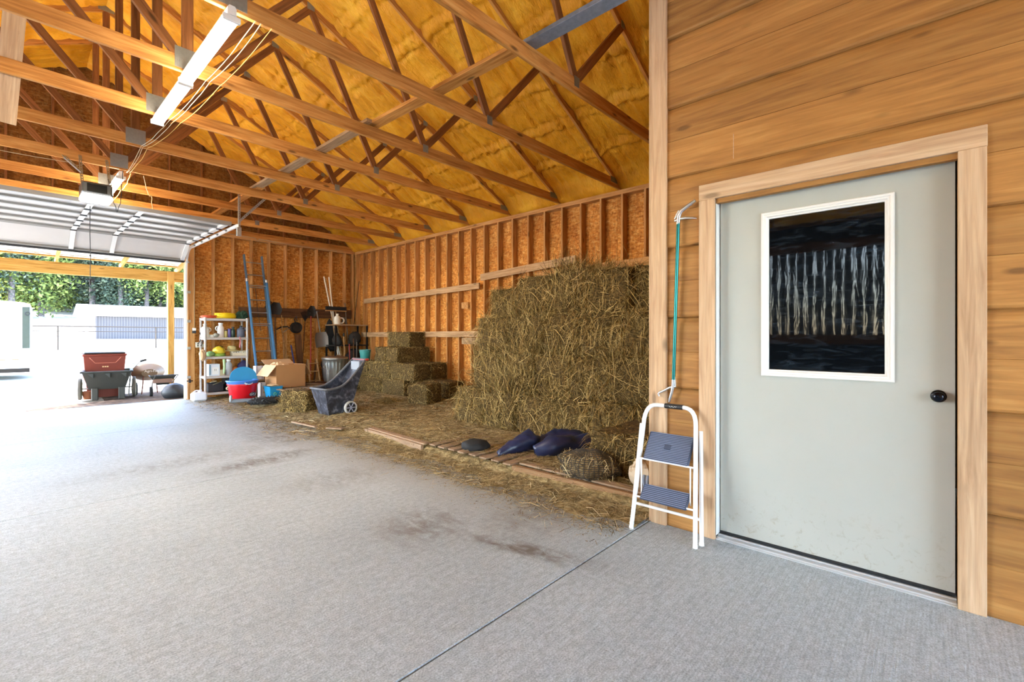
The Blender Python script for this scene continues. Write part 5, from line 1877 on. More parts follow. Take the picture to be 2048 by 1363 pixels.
# corner shelf with odds and ends
cs = thing('corner_shelf', 'dark metal shelf in the far corner hung with tools', 'shelf', (5.95, 11.72, 0.1))
for x in (0, 0.92):
    for y in (0, 0.5):
        m = MB(); m.box((x - 0.02, y - 0.02, 0), (x + 0.02, y + 0.02, 1.60)); m.build('post', DARKM, cs, None)
for z, mt in ((1.60, W_BOARD), (1.05, DARKM), (0.5, DARKM)):
    m = MB(); m.box((-0.03, -0.03, z), (0.95, 0.53, z + 0.03), c=0.003); m.build('shelf_board', mt, cs, None)
t = bottle('cream jug standing on the corner shelf', 0, 1.735, 0.085, 0.28, CREAM, CREAM, 11.85)
t.location.x = 6.07
m = MB(); m.torus((0.12, 0, 0.10), 0.07, 0.018, 16, 8, axis='Y'); m.build('handle', CREAM, t, 60)
m = MB(); m.prism([(-0.08, 0), (-0.03, 0.0), (0.0, 0.14), (0.05, 0.0), (0.1, 0.0), (0.03, 0.2), (-0.02, 0.2)], -0.02, 0.02)
tag(m.build('metal_bracket', STEEL, None, None, (6.28, 11.9, 1.735)), 'grey triangular bracket on the corner shelf', 'bracket')
for i, (x, z0, z1, mt, lb) in enumerate(((6.18, 0.25, 1.45, W_HANDLE, 'wooden handled tool hanging leftmost from the corner shelf'), (6.32, 0.2, 1.25, REDH, 'red handled tool hanging from the corner shelf'), (6.42, 0.3, 1.4, W_DARK, 'dark handled tool hanging from the corner shelf'), (6.50, 0.3, 1.3, STEEL, 'steel bar hanging rightmost from the corner shelf'))):
    t = thing('hanging_tool', lb, 'tool', (x, 11.62, z0), group='tools on the corner shelf')
    m = MB(); m.cyl((0, 0, 0), (-0.03 + 0.02 * i, 0.04, z1 - z0), 0.014, n=8); m.build('handle', mt, t, 40)
    m = MB(); m.ell((-0.03 + 0.02 * i, 0.03, z1 - z0), (0.03, 0.02, 0.05), 10, 8); m.build('head', DARKM, t, 60)
for i, (x, y, z, rx, rz, lb) in enumerate(((6.62, 11.95, 1.18, 0.17, 0.2, 'dark sack slumped on the middle board of the corner shelf'), (6.15, 12.0, 1.18, 0.12, 0.16, 'small dark pouch on the middle board of the corner shelf'), (6.6, 11.98, 0.63, 0.19, 0.24, 'dark sack slumped on the low board of the corner shelf'))):
    m = blob((0, 0, rz * 0.8), (rx, 0.14, rz), 90 + i, 0.35, 2.2, 24, 16, 0.0)
    tag(m.build('dark_sack', plain('charcoal_cloth', (44, 38, 34), 0.85, 0, 0.3), None, 180, (x, y, z)), lb, 'sack')
lr = thing('leaf_rake', 'dark fan-shaped leaf rake hung behind the red-handled shovel', 'rake', (fx(603, 700)[0], YW - 0.03, 0.55))
m = MB(); m.cyl((0, 0, 0), (0.08, 0.0, 1.25), 0.012, n=8); m.build('handle', W_DARK, lr, 40)
m = MB()
for i in range(11):
    a_ = R(-30 + 6 * i)
    m.tube([(0.08, 0, 1.25), (0.08 + 0.22 * math.sin(a_), -0.01, 1.25 + 0.24 * math.cos(a_)), (0.08 + 0.26 * math.sin(a_), -0.05, 1.25 + 0.27 * math.cos(a_))], 0.006, 5)
m.build('tines', DARKM, lr, 60)
m = MB(); m.lathe([(0, 0), (0.17, 0), (0.2, 0.3), (0.19, 0.3), (0.16, 0.02), (0, 0.02)], 24)
tag(m.build('black_bucket', BLACKP, None, 40, (gx_(640), 11.75, 0.28)), 'black bucket standing left of the galvanised can', 'bucket')
small_box('brown_panel', 'small brown panel standing inside the corner shelf', (6.02, 11.9, 0.64), (6.17, 11.93, 0.92), W_BOARD, 'panel')

# ------------------------------------------------------------------ galvanised can, teal bucket
gc = thing('galvanised_can', 'ribbed galvanised trash can behind the black cart', 'trash can', (5.72, 11.3, 0.28))
m = MB()
prof_r = []
n_ = 96
t_ = np.arange(n_) * 2 * np.pi / n_
V = []
for r_, z_, rib in ((0.25, 0.0, 0), (0.255, 0.02, 0), (0.265, 0.10, 1), (0.295, 0.46, 1), (0.30, 0.54, 0), (0.315, 0.555, 0), (0.32, 0.575, 0), (0.31, 0.59, 0), (0.30, 0.585, 0), (0.28, 0.3, 0), (0.25, 0.03, 0), (0, 0.03, 0)):
    rr = r_ + rib * 0.007 * np.cos(t_ * 20)
    V.append(np.stack([rr * np.cos(t_), rr * np.sin(t_), np.full(n_, z_)], 1))
F = [(i * n_ + k, i * n_ + (k + 1) % n_, (i + 1) * n_ + (k + 1) % n_, (i + 1) * n_ + k) for i in range(len(V) - 1) for k in range(n_)]
m.add(np.vstack(V), F)
m.build('body', GALV, gc, 70)
m = MB(); m.lathe([(0.318, 0.592), (0.312, 0.61), (0.2, 0.63), (0.0, 0.635)], 36); m.build('lid', plain('rusty_lid', (126, 96, 72), 0.5, 0.3), gc, 50)
m = MB(); m.tube(arc((-0.30, -0.10, 0.42), (-0.38, -0.1, 0.36), (-0.30, -0.1, 0.34)), 0.008, 6); m.build('handle', GALV, gc, 60)
pallet('pallet', 'dark low pallet under the galvanised can', (5.05, 10.7, 0.07), 0.0, 1.25, 1.0, 0.2, 7, W_DARK)
tb = thing('teal_bucket', 'teal plastic bucket standing on the stepped hay bales', 'bucket', (6.02, 10.35, 0.825))
TEALP = plain('teal_plastic', (48, 124, 120), 0.45)
m = MB(); m.lathe([(0, 0.0), (0.105, 0.0), (0.11, 0.005), (0.135, 0.24), (0.145, 0.245), (0.145, 0.26), (0.13, 0.26), (0.105, 0.02), (0, 0.02)], 28); m.build('pail', TEALP, tb, 50)
m = MB(); m.torus((0, 0, 0.2), 0.136, 0.006, 28, 6); m.build('band', TEALP, tb, 60)

# ------------------------------------------------------------------ cardboard box on its pallet, tubs and bins
pallet('pallet', 'brown wooden pallet carrying the big cardboard box', (4.06, 10.0, 0.04), R(8), 1.25, 1.2, 0.24, 7)
cb = thing('cardboard_box', 'big open cardboard box with flaps standing on the pallet', 'box', (4.02, 10.55, 0.285), R(6))
bw, bd, bh = 0.66, 0.50, 0.50
for nm, a_, b_ in (('base', (0, 0, 0), (bw, bd, 0.006)), ('side', (0, 0, 0), (bw, 0.006, bh)), ('side', (0, bd - 0.006, 0), (bw, bd, bh)), ('side', (0, 0, 0), (0.006, bd, bh)), ('side', (bw - 0.006, 0, 0), (bw, bd, bh))):
    m = MB(); m.box(a_, b_); m.build(nm, CARD, cb, None)
def flap(p, q, out, L, mat=CARDL):
    p, q, out = Vector(p), Vector(q), Vector(out).normalized() * L
    nn = (q - p).cross(out).normalized() * 0.0025
    v = [p - nn, q - nn, q + out - nn, p + out - nn, p + nn, q + nn, q + out + nn, p + out + nn]
    m = MB(); m.add([tuple(x) for x in v], [(0, 1, 2, 3), (7, 6, 5, 4), (0, 4, 5, 1), (1, 5, 6, 2), (2, 6, 7, 3), (3, 7, 4, 0)])
    m.build('flap', mat, cb, None)
flap((0.0, bd, bh), (0.0, 0, bh), (-0.62, 0, -0.75), 0.30)
flap((0, 0, bh), (bw, 0, bh), (0, 0.6, -0.35), 0.22, CARD)
flap((bw, 0, bh), (bw, bd, bh), (0.5, 0, -0.8), 0.28, CARD)
flap((bw, bd, bh), (0, bd, bh), (0, 0.3, 0.15), 0.22)
m = blob((0.2, 0.28, bh - 0.05), (0.2, 0.16, 0.10), 66, 0.4, 3, 24, 14)
m.build('crumpled_liner', CARDL, cb, 25)
# narrow printed cartons between tub and box
for i, (x, y, z, h, lb) in enumerate(((3.86, 11.02, 0.06, 0.33, 'narrow white printed carton standing between the red tub and the blue bin'), (3.83, 11.2, 0.45, 0.30, 'narrow white printed carton standing above the other by the box flap'))):
    t = thing('narrow_carton', lb, 'carton', (x, y, z))
    m = MB(); m.box((0, 0, 0), (0.17, 0.16, h), c=0.003); m.build('carton', plain('carton_white', (206, 196, 192), 0.6), t, None)
    m = MB(); m.box((0.125, -0.002, 0.0), (0.135, 0.0, h)); m.box((0.02, -0.002, 0.0), (0.03, 0.0, h)); m.build('stripe', plain('carton_purple', (88, 70, 96), 0.6), t, None)
    m = MB(); m.cyl((0.08, -0.003, h * 0.35), (0.08, 0.0, h * 0.35), 0.022, n=14); m.build('emblem', plain('gold_print', (196, 176, 110), 0.5), t, 40)
pl_ = thing('plank_support', 'low grey plank the upper carton stands on', 'plank', (3.7, 11.18, 0.06))
m = MB(); m.box((0, 0, 0.36), (0.40, 0.25, 0.385), c=0.003); m.build('top', W_BOARD, pl_, None)
m = MB(); m.box((0.0, 0.16, 0), (0.38, 0.22, 0.36), c=0.003); m.build('support', W_DARK, pl_, None)
rt = thing('red_tub', 'glossy red plastic tub with a dark oval emblem', 'tub', (3.48, 10.93, 0.05))
RED = plain('gloss_red', (196, 14, 28), 0.28, 0, 0.05)
m = MB(); m.lathe([(0, 0), (0.225, 0), (0.235, 0.01), (0.285, 0.34), (0.30, 0.345), (0.30, 0.365), (0.275, 0.365), (0.225, 0.03), (0, 0.03)], 40, sy=0.9); m.build('body', RED, rt, 40)
m = MB(); m.tube(arc((-0.29, -0.06, 0.32), (-0.36, -0.06, 0.28), (-0.30, -0.06, 0.26)), 0.012, 8); m.build('rope_handle', plain('rope_cream', (214, 196, 170), 0.8), rt, 60)
em = MB()
th_ = math.radians(-62)
Me = Matrix.Translation((0.262 * math.cos(th_), 0.9 * 0.262 * math.sin(th_), 0.14)) @ Matrix.Rotation(th_ + math.pi / 2, 4, 'Z') @ Matrix.Rotation(R(8), 4, 'X')
em.lathe([(0, 0.004), (0.085, 0.004), (0.085, -0.006), (0, -0.006)], 28, sy=0.55, M=Me @ Matrix.Rotation(R(90), 4, 'X'))
eo = em.build('emblem', plain('emblem_dark', (42, 22, 48), 0.4), rt, 40)
m = MB()
m.torus((0, 0, 0), 0.07, 0.004, 28, 5, M=Me @ Matrix.Rotation(R(90), 4, 'X') @ Matrix.Diagonal((1, 0.52, 1, 1)) @ Matrix.Translation((0, 0, 0.006)))
for (a_, b_, c_, d_) in ((-0.03, 0.012, -0.03, -0.016), (-0.03, -0.016, -0.045, -0.008), (-0.012, 0.012, 0.012, 0.014), (-0.01, 0.0, 0.014, 0.002), (0.0, 0.014, -0.008, -0.016), (0.022, 0.012, 0.034, 0.012), (0.03, 0.012, 0.024, -0.016)):
    m.cyl((a_, -0.008, b_), (c_, -0.008, d_), 0.004, n=6, M=Me)
m.build('emblem_mark', FRAMEW, eo, 40)
bt = thing('blue_tub', 'blue rubber tub nested in the red tub', 'tub', (3.48, 10.95, 0.385))
BLUEP = plain('cornflower_plastic', (72, 128, 206), 0.4, 0, 0.05)
m = MB(); m.lathe([(0, -0.10), (0.23, -0.10), (0.255, -0.02), (0.285, 0.03), (0.305, 0.075), (0.315, 0.085), (0.31, 0.10), (0.285, 0.095), (0.22, -0.08), (0, -0.08)], 40, sy=0.9); m.build('bowl', BLUEP, bt, 40)
m = MB(); m.tube(arc((-0.03, -0.30, 0.05), (0.02, -0.34, 0.0), (0.10, -0.30, 0.05)), 0.010, 8); m.tube([(-0.05, -0.295, 0.06), (-0.02, -0.31, 0.02)], 0.012, 8); m.build('rope_handle', plain('rope_grey', (170, 186, 200), 0.8), bt, 60)
m = MB()
mp_ = [(0.27 * math.cos(u), 0.0, 0.30 * max(0, math.sin(u)) ** 0.75 + 0.0) for u in np.linspace(0, math.pi, 22)]
m.prism([(x, z) for x, _, z in mp_], 0.0, 0.014)
tag(m.build('tub_cover', plain('sky_blue_plastic', (44, 142, 190), 0.42), None, None, (3.55, 11.08, 0.46), (R(-12), 0, 0)), 'sky blue tub lid standing upright behind the blue tub', 'lid')
bb = thing('blue_bin', 'small square bright blue bin in front of the cardboard box', 'bin', (3.98, 10.62, 0.06), R(4))
BB = plain('bin_blue', (36, 150, 204), 0.42, 0, 0.04)
def taper_bin(w0, d0, w1, d1, h, th=0.008):
    mm = MB()
    V = []
    for (w, d, z) in ((w0, d0, 0), (w1, d1, h), (w1 - 2 * th, d1 - 2 * th, h), (w0 - 2 * th, d0 - 2 * th, th)):
        V += [(-w / 2, -d / 2, z), (w / 2, -d / 2, z), (w / 2, d / 2, z), (-w / 2, d / 2, z)]
    F = [(3, 2, 1, 0)]
    for i in range(3):
        F += [(i * 4 + k, i * 4 + (k + 1) % 4, (i + 1) * 4 + (k + 1) % 4, (i + 1) * 4 + k) for k in range(4)]
    F += [(12, 13, 14, 15)]
    mm.add(V, F)
    return mm
taper_bin(0.20, 0.22, 0.27, 0.30, 0.28).build('body', BB, bb, None)
m = MB()
for (a_, b_) in (((-0.145, -0.16, 0.26), (0.145, -0.13, 0.282)), ((-0.145, 0.13, 0.26), (0.145, 0.16, 0.282)), ((-0.145, -0.16, 0.26), (-0.12, 0.16, 0.282)), ((0.12, -0.16, 0.26), (0.145, 0.16, 0.282))):
    m.box(a_, b_, c=0.004)
m.build('rim', BB, bb, None)
m = MB(); m.torus((-0.02, -0.132, 0.12), 0.028, 0.004, 20, 5, axis='Y'); m.build('emblem', plain('lime_print', (128, 190, 90), 0.5), bb, 60)
m = blob((3.99, 10.65, 0.36), (0.11, 0.12, 0.03), 68, 0.4, 3, 20, 12)
tag(m.build('white_netting', CARDL, None, 30), 'crumpled pale paper lying in the blue bin', 'paper')
# grey bracket and spiky rubber mat on the litter
gb = thing('grey_guard', 'grey plastic downpipe elbow lying in front of the red tub', 'pipe', (3.14, 10.55, 0.07), R(-22))
GP = plain('grey_plastic', (112, 116, 122), 0.5)
m = MB(); m.box((0, -0.05, 0), (0.62, 0.05, 0.07), c=0.02); m.build('pipe', GP, gb, None)
m = MB(); m.torus((0.0, 0.0, 0.08), 0.055, 0.022, 20, 8, axis='X'); m.build('collar', plain('pale_grey_plastic', (168, 172, 178), 0.45), gb, 60)
sm = thing('rubber_mat', 'rolled black spiked rubber mat on the straw before the blue bin', 'mat', (3.30, 9.95, 0.07), R(-12))
m = blob((0.33, 0, 0.06), (0.36, 0.13, 0.075), 71, 0.25, 3, 30, 16, 0.0)
m.build('roll', BLACKR, sm, 180)
m = MB()
for i in range(150):
    u = random.uniform(0, 2 * math.pi); x = random.uniform(0.0, 0.66)
    s = math.sqrt(max(0.02, 1 - ((x - 0.33) / 0.37) ** 2))
    y, z = 0.13 * s * math.cos(u), 0.06 + 0.075 * s * math.sin(u)
    if z > 0.01:
        m.cyl((x, y, z), (x + random.uniform(-.02, .02), y * 1.35, z + 0.03 * math.sin(u)), 0.009, 0.003, 5)
m.build('spikes', plain('rubber_grey', (66, 68, 68), 0.8), sm, None)

# ------------------------------------------------------------------ black garden cart
gk = thing('garden_cart', 'black plastic garden cart with high red-topped handle and two wheels', 'cart', (3.68, 7.62, 0.055))
CARTM, n, l, b = newmat('scuffed_black_plastic')
mp = coords(n, l, (1, 1, 1))
t = noise(n, l, mp, 9, 7, 0.8)
r = ramp(n, [(0.42, (34, 36, 44)), (0.56, (62, 64, 76)), (0.75, (132, 132, 140))])
l.new(t.outputs[0], r.inputs[0])
l.new(r.outputs[0], b.inputs['Base Color'])
b.inputs['Roughness'].default_value = 0.42
# body lofted from stations along x: (x, half width bottom, half width top, z bottom, z rim)
yc = 0.26
stn = [(0.0, 0.0), (0.12, 0.0), (0.25, 0.012), (0.36, 0.035), (0.46, 0.08), (0.55, 0.155), (0.63, 0.25), (0.71, 0.365), (0.78, 0.485)]
def rim_pt(x):
    xs_ = [a_[0] for a_ in stn]
    return 0.455 + float(np.interp(x, xs_, [a_[1] for a_ in stn]))
NS, NR = 22, 9
def cart_shell(inset, zb):
    xs_ = np.linspace(0, 0.78, NS)
    V = []
    for x in xs_:
        zr = rim_pt(x) - 0.0
        row = []
        for j in range(NR):
            u = j / (NR - 1)
            z = zb + (zr - zb) * u
            hw = 0.195 + 0.065 * min(1, z / 0.5) - inset
            if z > 0.50:
                hw -= 0.05 * min(1, (z - 0.5) / 0.48)
            x_front = 0.11 - 0.11 * min(1, z / 0.455)
            x_back = 0.50 + 0.10 * min(1, z / 0.5) + 0.18 * max(0, (z - 0.5) / 0.43)
            xx_ = x_front + inset + (x_back - x_front - 2 * inset) * (x / 0.78)
            step = 0.012 if z > 0.28 else 0.0
            row.append((xx_, hw + step, z))
        V.append(row)
    return np.array(V)
A_ = cart_shell(0.0, 0.0)
B_ = cart_shell(0.012, 0.02)
m = MB()
def wall_grid(P, sign, flip):
    Q = P.copy()
    Q[..., 1] = yc + sign * Q[..., 1]
    ns, nr = Q.shape[:2]
    F = [(i * nr + j, (i + 1) * nr + j, (i + 1) * nr + j + 1, i * nr + j + 1) for i in range(ns - 1) for j in range(nr - 1)]
    if flip:
        F = [f[::-1] for f in F]
    m.add(Q.reshape(-1, 3), F)
for P, fl_ in ((A_, False), (B_, True)):
    wall_grid(P, -1, fl_)
    wall_grid(P, 1, not fl_)
    for end, ff in ((0, True), (-1, False)):
        L_ = P[end].copy(); R_ = P[end].copy()
        L_[:, 1] = yc - L_[:, 1]; R_[:, 1] = yc + R_[:, 1]
        V = np.vstack([L_, R_])
        k_ = len(L_)
        F = [(j, j + 1, k_ + j + 1, k_ + j) for j in range(k_ - 1)]
        if ff ^ fl_:
            F = [f[::-1] for f in F]
        if end == -1 or True:
            m.add(V, F)
    bL = P[:, 0].copy(); bR = P[:, 0].copy()
    bL[:, 1] = yc - bL[:, 1]; bR[:, 1] = yc + bR[:, 1]
    k_ = len(bL)
    m.add(np.vstack([bL, bR]), [(j, j + 1, k_ + j + 1, k_ + j) for j in range(k_ - 1)])
m.build('tub', CARTM, gk, 30)
rim = [tuple(p) for p in np.vstack([A_[:, -1] * (1, -1, 1) + (0, yc, 0), (A_[:, -1] * (1, 1, 1) + (0, yc, 0))[::-1]])]
m = MB(); m.tube(rim, 0.021, 8, True); m.build('rim', plain('rim_grey', (92, 92, 96), 0.5, 0, 0.2, 20), gk, 60)
hx = A_[-1, -1]
m = MB(); m.box((hx[0] - 0.02, yc - hx[1] - 0.02, hx[2] - 0.02), (hx[0] + 0.06, yc + hx[1] + 0.02, hx[2] + 0.015), c=0.012); m.build('handle_bar', plain('handle_red', (176, 60, 44), 0.45), gk, None)
m = MB(); m.box((hx[0] - 0.09, yc - 0.15, hx[2] - 0.25), (hx[0] - 0.03, yc + 0.15, hx[2] - 0.03), M=None, c=0.01)
m.build('tool_rack', plain('pale_plastic', (128, 130, 136), 0.45), gk, None)
WHR = plain('wheel_grey', (176, 174, 168), 0.6, 0, 0.1)
WHS = plain('wheel_spoke', (150, 150, 168), 0.5, 0, 0.15)
def wheel(parent, c, r, w, name='wheel', tyre=WHR, hub=WHS, spokes=6, axis='Y', dark=BLACKP):
    M = Matrix.Translation(c)
    if axis == 'X':
        M = M @ Matrix.Rotation(R(90), 4, 'Z')
    mm = MB(); mm.lathe([(r * 0.78, -w / 2), (r * 0.95, -w / 2), (r, -w * 0.3), (r, w * 0.3), (r * 0.95, w / 2), (r * 0.78, w / 2), (r * 0.78, -w / 2)], 32, M=M @ Matrix.Rotation(R(90), 4, 'X'))
    o = mm.build(name, tyre, parent, 40)
    mm = MB()
    mm.cyl((0, -w * 0.3, 0), (0, w * 0.3, 0), r * 0.79, n=28, M=M)
    mm.build('disc', dark, o, 40)
    mm = MB()
    mm.cyl((0, -w * 0.52, 0), (0, w * 0.52, 0), r * 0.16, n=14, M=M)
    for k in range(spokes):
        a_ = k * 2 * math.pi / spokes
        for s in (-1, 1):
            mm.cyl((r * 0.1 * math.cos(a_), s * w * 0.36, r * 0.1 * math.sin(a_)), (r * 0.8 * math.cos(a_), s * w * 0.36, r * 0.8 * math.sin(a_)), r * 0.07, n=6, M=M)
    mm.build('spokes', hub, o, 40)
    return o
wheel(gk, (0.45, -0.03, 0.115), 0.115, 0.06)
wheel(gk, (0.45, 0.55, 0.115), 0.115, 0.06)
m = MB(); m.cyl((0.45, -0.03, 0.115), (0.45, 0.55, 0.115), 0.01, n=8); m.build('axle', GALV, gk, 40)

# ------------------------------------------------------------------ outside: porch
po = sroot('porch_roof', 'lean-to porch roof of pale corrugated sheets on pine rafters', 'porch')
pz0, pz1, py0, py1 = 3.52, 3.12, 12.6, 15.25
def prz(y):
    return pz0 + (pz1 - pz0) * (y - py0) / (py1 - py0)
PXL, PXR = -1.45, 5.2
m = MB()
xs = np.arange(PXL, PXR, 0.033)
ys = np.array([py0, py1])
X, Y = np.meshgrid(xs, ys, indexing='ij')
Z = prz(Y) + 0.175 + 0.012 * np.sin(X * 2 * np.pi / 0.2)
m.grid(X, Y, Z)
SHEET = plain('pale_sheet', (232, 232, 228), 0.5, 0, 0.03)
m.build('corrugated_sheet', SHEET, po, 180)
for i, x in enumerate(np.arange(-1.4, 5.2, 1.16) - 0.05 + 0.0):
    board('rafter', (x, py0, prz(py0) + 0.02), (x, py1 - 0.02, prz(py1) + 0.02), 0.14, 0.04, W_PORCH, po)
for y in (12.9, 13.7, 14.45, 15.1):
    board('purlin', (PXL, y, prz(y) + 0.125), (PXR, y, prz(y) + 0.125), 0.09, 0.038, W_PORCH, po, (0, 1, 0))
tag(board('porch_beam', (PXL, 14.98, 2.985), (PXR, 14.98, 2.985), 0.27, 0.09, W_PORCH, None), 'long tan beam carrying the porch rafters', 'beam')
tag(board('porch_post', (3.02, 14.9, -0.02), (3.02, 14.9, 3.1), 0.135, 0.135, W_PORCH, None, (0, 1, 0)), 'tan square porch post right of the wheelbarrow', 'post')

# ------------------------------------------------------------------ outside: carts and bins under the porch
def tub_hollow(w0, d0, w1, d1, h, th=0.02):
    return taper_bin(w0, d0, w1, d1, h, th)
BKM = plain('sunbleached_black', (52, 54, 50), 0.55, 0, 0.2)
dc = thing('dump_cart', 'black plastic dump cart with two big spoked wheels outside', 'cart', (1.66, 14.05, -0.01), R(-8))
mm = tub_hollow(0.62, 0.62, 0.84, 0.95, 0.40)
mm.v[0] = mm.v[0] + np.array([0, 0.05, 0.24])
mm.build('tub', BKM, dc, None)
m = MB()
for (a_, b_) in (((-0.45, -0.45, 0.615), (0.45, -0.39, 0.65)), ((-0.45, 0.5, 0.615), (0.45, 0.55, 0.65)), ((-0.45, -0.45, 0.615), (-0.39, 0.55, 0.65)), ((0.39, -0.45, 0.615), (0.45, 0.55, 0.65))):
    m.box(a_, b_, c=0.01)
m.build('rim', BKM, dc, None)
for x in (-0.27, 0.19):
    m = MB(); m.box((x, -0.30, 0.0), (x + 0.12, -0.16, 0.28), c=0.015); m.build('leg', BKM, dc, None)
for x in (-0.28, 0.0, 0.28):
    m = MB(); m.prism([(x - 0.05, 0.60), (x + 0.05, 0.60), (x + 0.05, 0.50)], -0.43, -0.36); m.build('gusset', BKM, dc, None)
wheel(dc, (-0.47, 0.06, 0.24), 0.24, 0.06, tyre=plain('grey_tyre', (92, 88, 80), 0.8), hub=plain('wheel_tan', (158, 148, 112), 0.6), spokes=8, axis='X', dark=plain('wheel_tan2', (128, 120, 96), 0.6))
wheel(dc, (0.47, 0.06, 0.24), 0.24, 0.06, tyre=plain('grey_tyre', (92, 88, 80)), hub=plain('wheel_tan', (158, 148, 112)), spokes=8, axis='X', dark=plain('wheel_tan2', (128, 120, 96)))
m = MB(); m.cyl((-0.47, 0.06, 0.24), (0.47, 0.06, 0.24), 0.014, n=8); m.build('axle', GALV, dc, 40)
rb = thing('rust_red_bin', 'large rust red bin with a black lid behind the dump cart', 'bin', (1.66, 14.72, -0.01))
RUST = plain('rust_red_plastic', (122, 48, 32), 0.5, 0, 0.1)
mm = tub_hollow(0.60, 0.5, 0.76, 0.62, 0.98); mm.build('body', RUST, rb, None)
m = MB(); m.box((-0.40, -0.33, 0.96), (0.40, 0.33, 1.01), c=0.015); m.build('rim', RUST, rb, None)
m = MB(); m.box((-0.37, -0.33, 1.01), (0.37, 0.33, 1.05), c=0.012); m.build('lid', BLACKP, rb, None)
m = MB(); m.tube([(-0.28, -0.345, 0.93), (-0.18, -0.34, 0.80), (0.18, -0.34, 0.80), (0.28, -0.345, 0.93)], 0.007, 6); m.build('bail', plain('pink_wire', (196, 120, 100), 0.5), rb, 60)
for i in range(3):
    m = MB(); m.box((-0.055 + i * 0.04, -0.335, 0.70), (-0.025 + i * 0.04, -0.318, 0.73)); m.build('mark', CARDL, rb, None)
wb_ = thing('wheelbarrow', 'tan wheelbarrow tray tipped up beside the porch post', 'wheelbarrow', (2.50, 14.45, -0.02))
TANM = plain('faded_tan_steel', (116, 96, 74), 0.5, 0, 0.15)
m = MB()
nu_, nv_ = 28, 8
V = []
for i in range(nv_):
    u = i / (nv_ - 1)
    for k in range(nu_):
        t_ = 2 * math.pi * k / nu_
        rx = 0.16 + 0.19 * u; rz = 0.10 + 0.12 * u
        V.append((rx * math.cos(t_), -0.20 * u, 0.52 + 0.05 * math.cos(t_) * 0 + rz * math.sin(t_) + 0.02 * u))
V = np.array(V)
F = [(i * nu_ + k, i * nu_ + (k + 1) % nu_, (i + 1) * nu_ + (k + 1) % nu_, (i + 1) * nu_ + k) for i in range(nv_ - 1) for k in range(nu_)] + [tuple(range(nu_))]
# tray seen from behind: bulging base towards the barn
V[:, 1] = -V[:, 1] * 1.0
m.add(V, F); m.build('tray', TANM, wb_, 40)
letters('Agri-Fab', 0.085, FRAMEW, wb_, Matrix.Translation((0.04, -0.006, 0.57)) @ FRONT)
for s in (-1, 1):
    m = MB(); m.tube([(s * 0.12, 0.02, 0.46), (s * 0.14, -0.02, 0.2), (s * 0.16, 0.0, 0.0)], 0.014, 8); m.build('leg', plain('rust_leg', (110, 62, 44), 0.6), wb_, 60)
wheel(wb_, (-0.30, -0.05, 0.16), 0.16, 0.08, tyre=BLACKR, spokes=5, axis='X', dark=TANM)
sp = thing('seed_spreader', 'small dark push spreader cart with an angled handle', 'spreader', (2.62, 13.72, -0.02), R(-6))
mm = tub_hollow(0.22, 0.16, 0.52, 0.38, 0.22); mm.v[0] = mm.v[0] + np.array([0.0, 0, 0.28]); mm.build('hopper', BKM, sp, None)
m = MB(); m.box((-0.20, -0.20, 0.33), (0.18, -0.165, 0.43), c=0.01); m.build('label', plain('faded_label', (118, 88, 74), 0.5), sp, None)
for s in (-1, 1):
    m = MB(); m.tube([(s * 0.16 - 0.04, 0.1, 0.14), (s * 0.2, -0.12, 0.36), (s * 0.22 + 0.06, -0.3, 0.52)], 0.011, 8); m.build('frame_tube', GALV, sp, 60)
m = MB(); m.tube([(-0.16, -0.3, 0.52), (0.28, -0.3, 0.52)], 0.011, 8); m.build('handle', BLACKP, sp, 60)
for s in (-1, 1):
    wheel(sp, (s * 0.21, 0.08, 0.12), 0.12, 0.06, tyre=BLACKR, spokes=5, axis='X', dark=STEEL)
hb = thing('handlebar_tool', 'grey tool handle with a black grip poking up beside the dump cart', 'tool', (2.12, 14.2, -0.02))
m = MB(); m.tube([(-0.05, 0.1, 0.0), (-0.02, 0.02, 0.62), (0.16, -0.02, 0.84)], 0.014, 8); m.build('shaft', GALV, hb, 60)
m = MB(); m.cyl((0.15, -0.02, 0.83), (0.27, -0.03, 0.87), 0.026, n=10); m.tube([(0.08, 0, 0.76), (-0.04, 0, 0.81)], 0.008, 6); m.build('grip', BLACKP, hb, 60)
m = blob((0, 0, 0.17), (0.24, 0.18, 0.20), 81, 0.18, 2, 28, 18, 0.0)
tag(m.build('black_bag', plain('black_sack', (38, 40, 44), 0.5, 0, 0.3, 14), None, 180, (2.72, 13.0, -0.03)), 'full black plastic bag standing against the door jamb outside', 'bag')
fp_ = thing('clay_pot', 'small terracotta pot behind the dump cart wheel', 'pot', (1.34, 14.3, -0.02))
m = MB(); m.lathe([(0, 0), (0.07, 0), (0.095, 0.15), (0.105, 0.15), (0.105, 0.18), (0.09, 0.18), (0.065, 0.02), (0, 0.02)], 20); m.build('pot', plain('terracotta', (186, 116, 84), 0.8), fp_, 40)

# ------------------------------------------------------------------ outside: trailer, fence, shed
def gz(x, y):
    return float(terrain(np.array(x), np.array(y))) - 0.05
tl = thing('white_trailer', 'white box trailer with a dark corner strip parked in the yard', 'trailer', (0.66, 20.4, gz(0, 20.4)))
m = MB()
pr_ = [(-5.0, 0.35), (0.0, 0.35), (0.0, 2.15), (-0.04, 2.27), (-0.16, 2.33), (-0.5, 2.36), (-5.0, 2.40)]
m.prism(pr_, 0, 2.2); m.build('body', plain('trailer_white', (238, 238, 236), 0.35, 0, 0.02), tl, None)
m = MB(); m.box((-0.21, -0.012, 0.95), (-0.05, 0.0, 2.2)); st_ = m.build('corner_strip', plain('green_grey', (58, 68, 58), 0.5, 0, 0.2), tl, None)
m = MB(); m.torus((-0.10, -0.016, 2.0), 0.05, 0.012, 20, 6, axis='Y'); m.build('emblem', BLACKP, st_, 60)
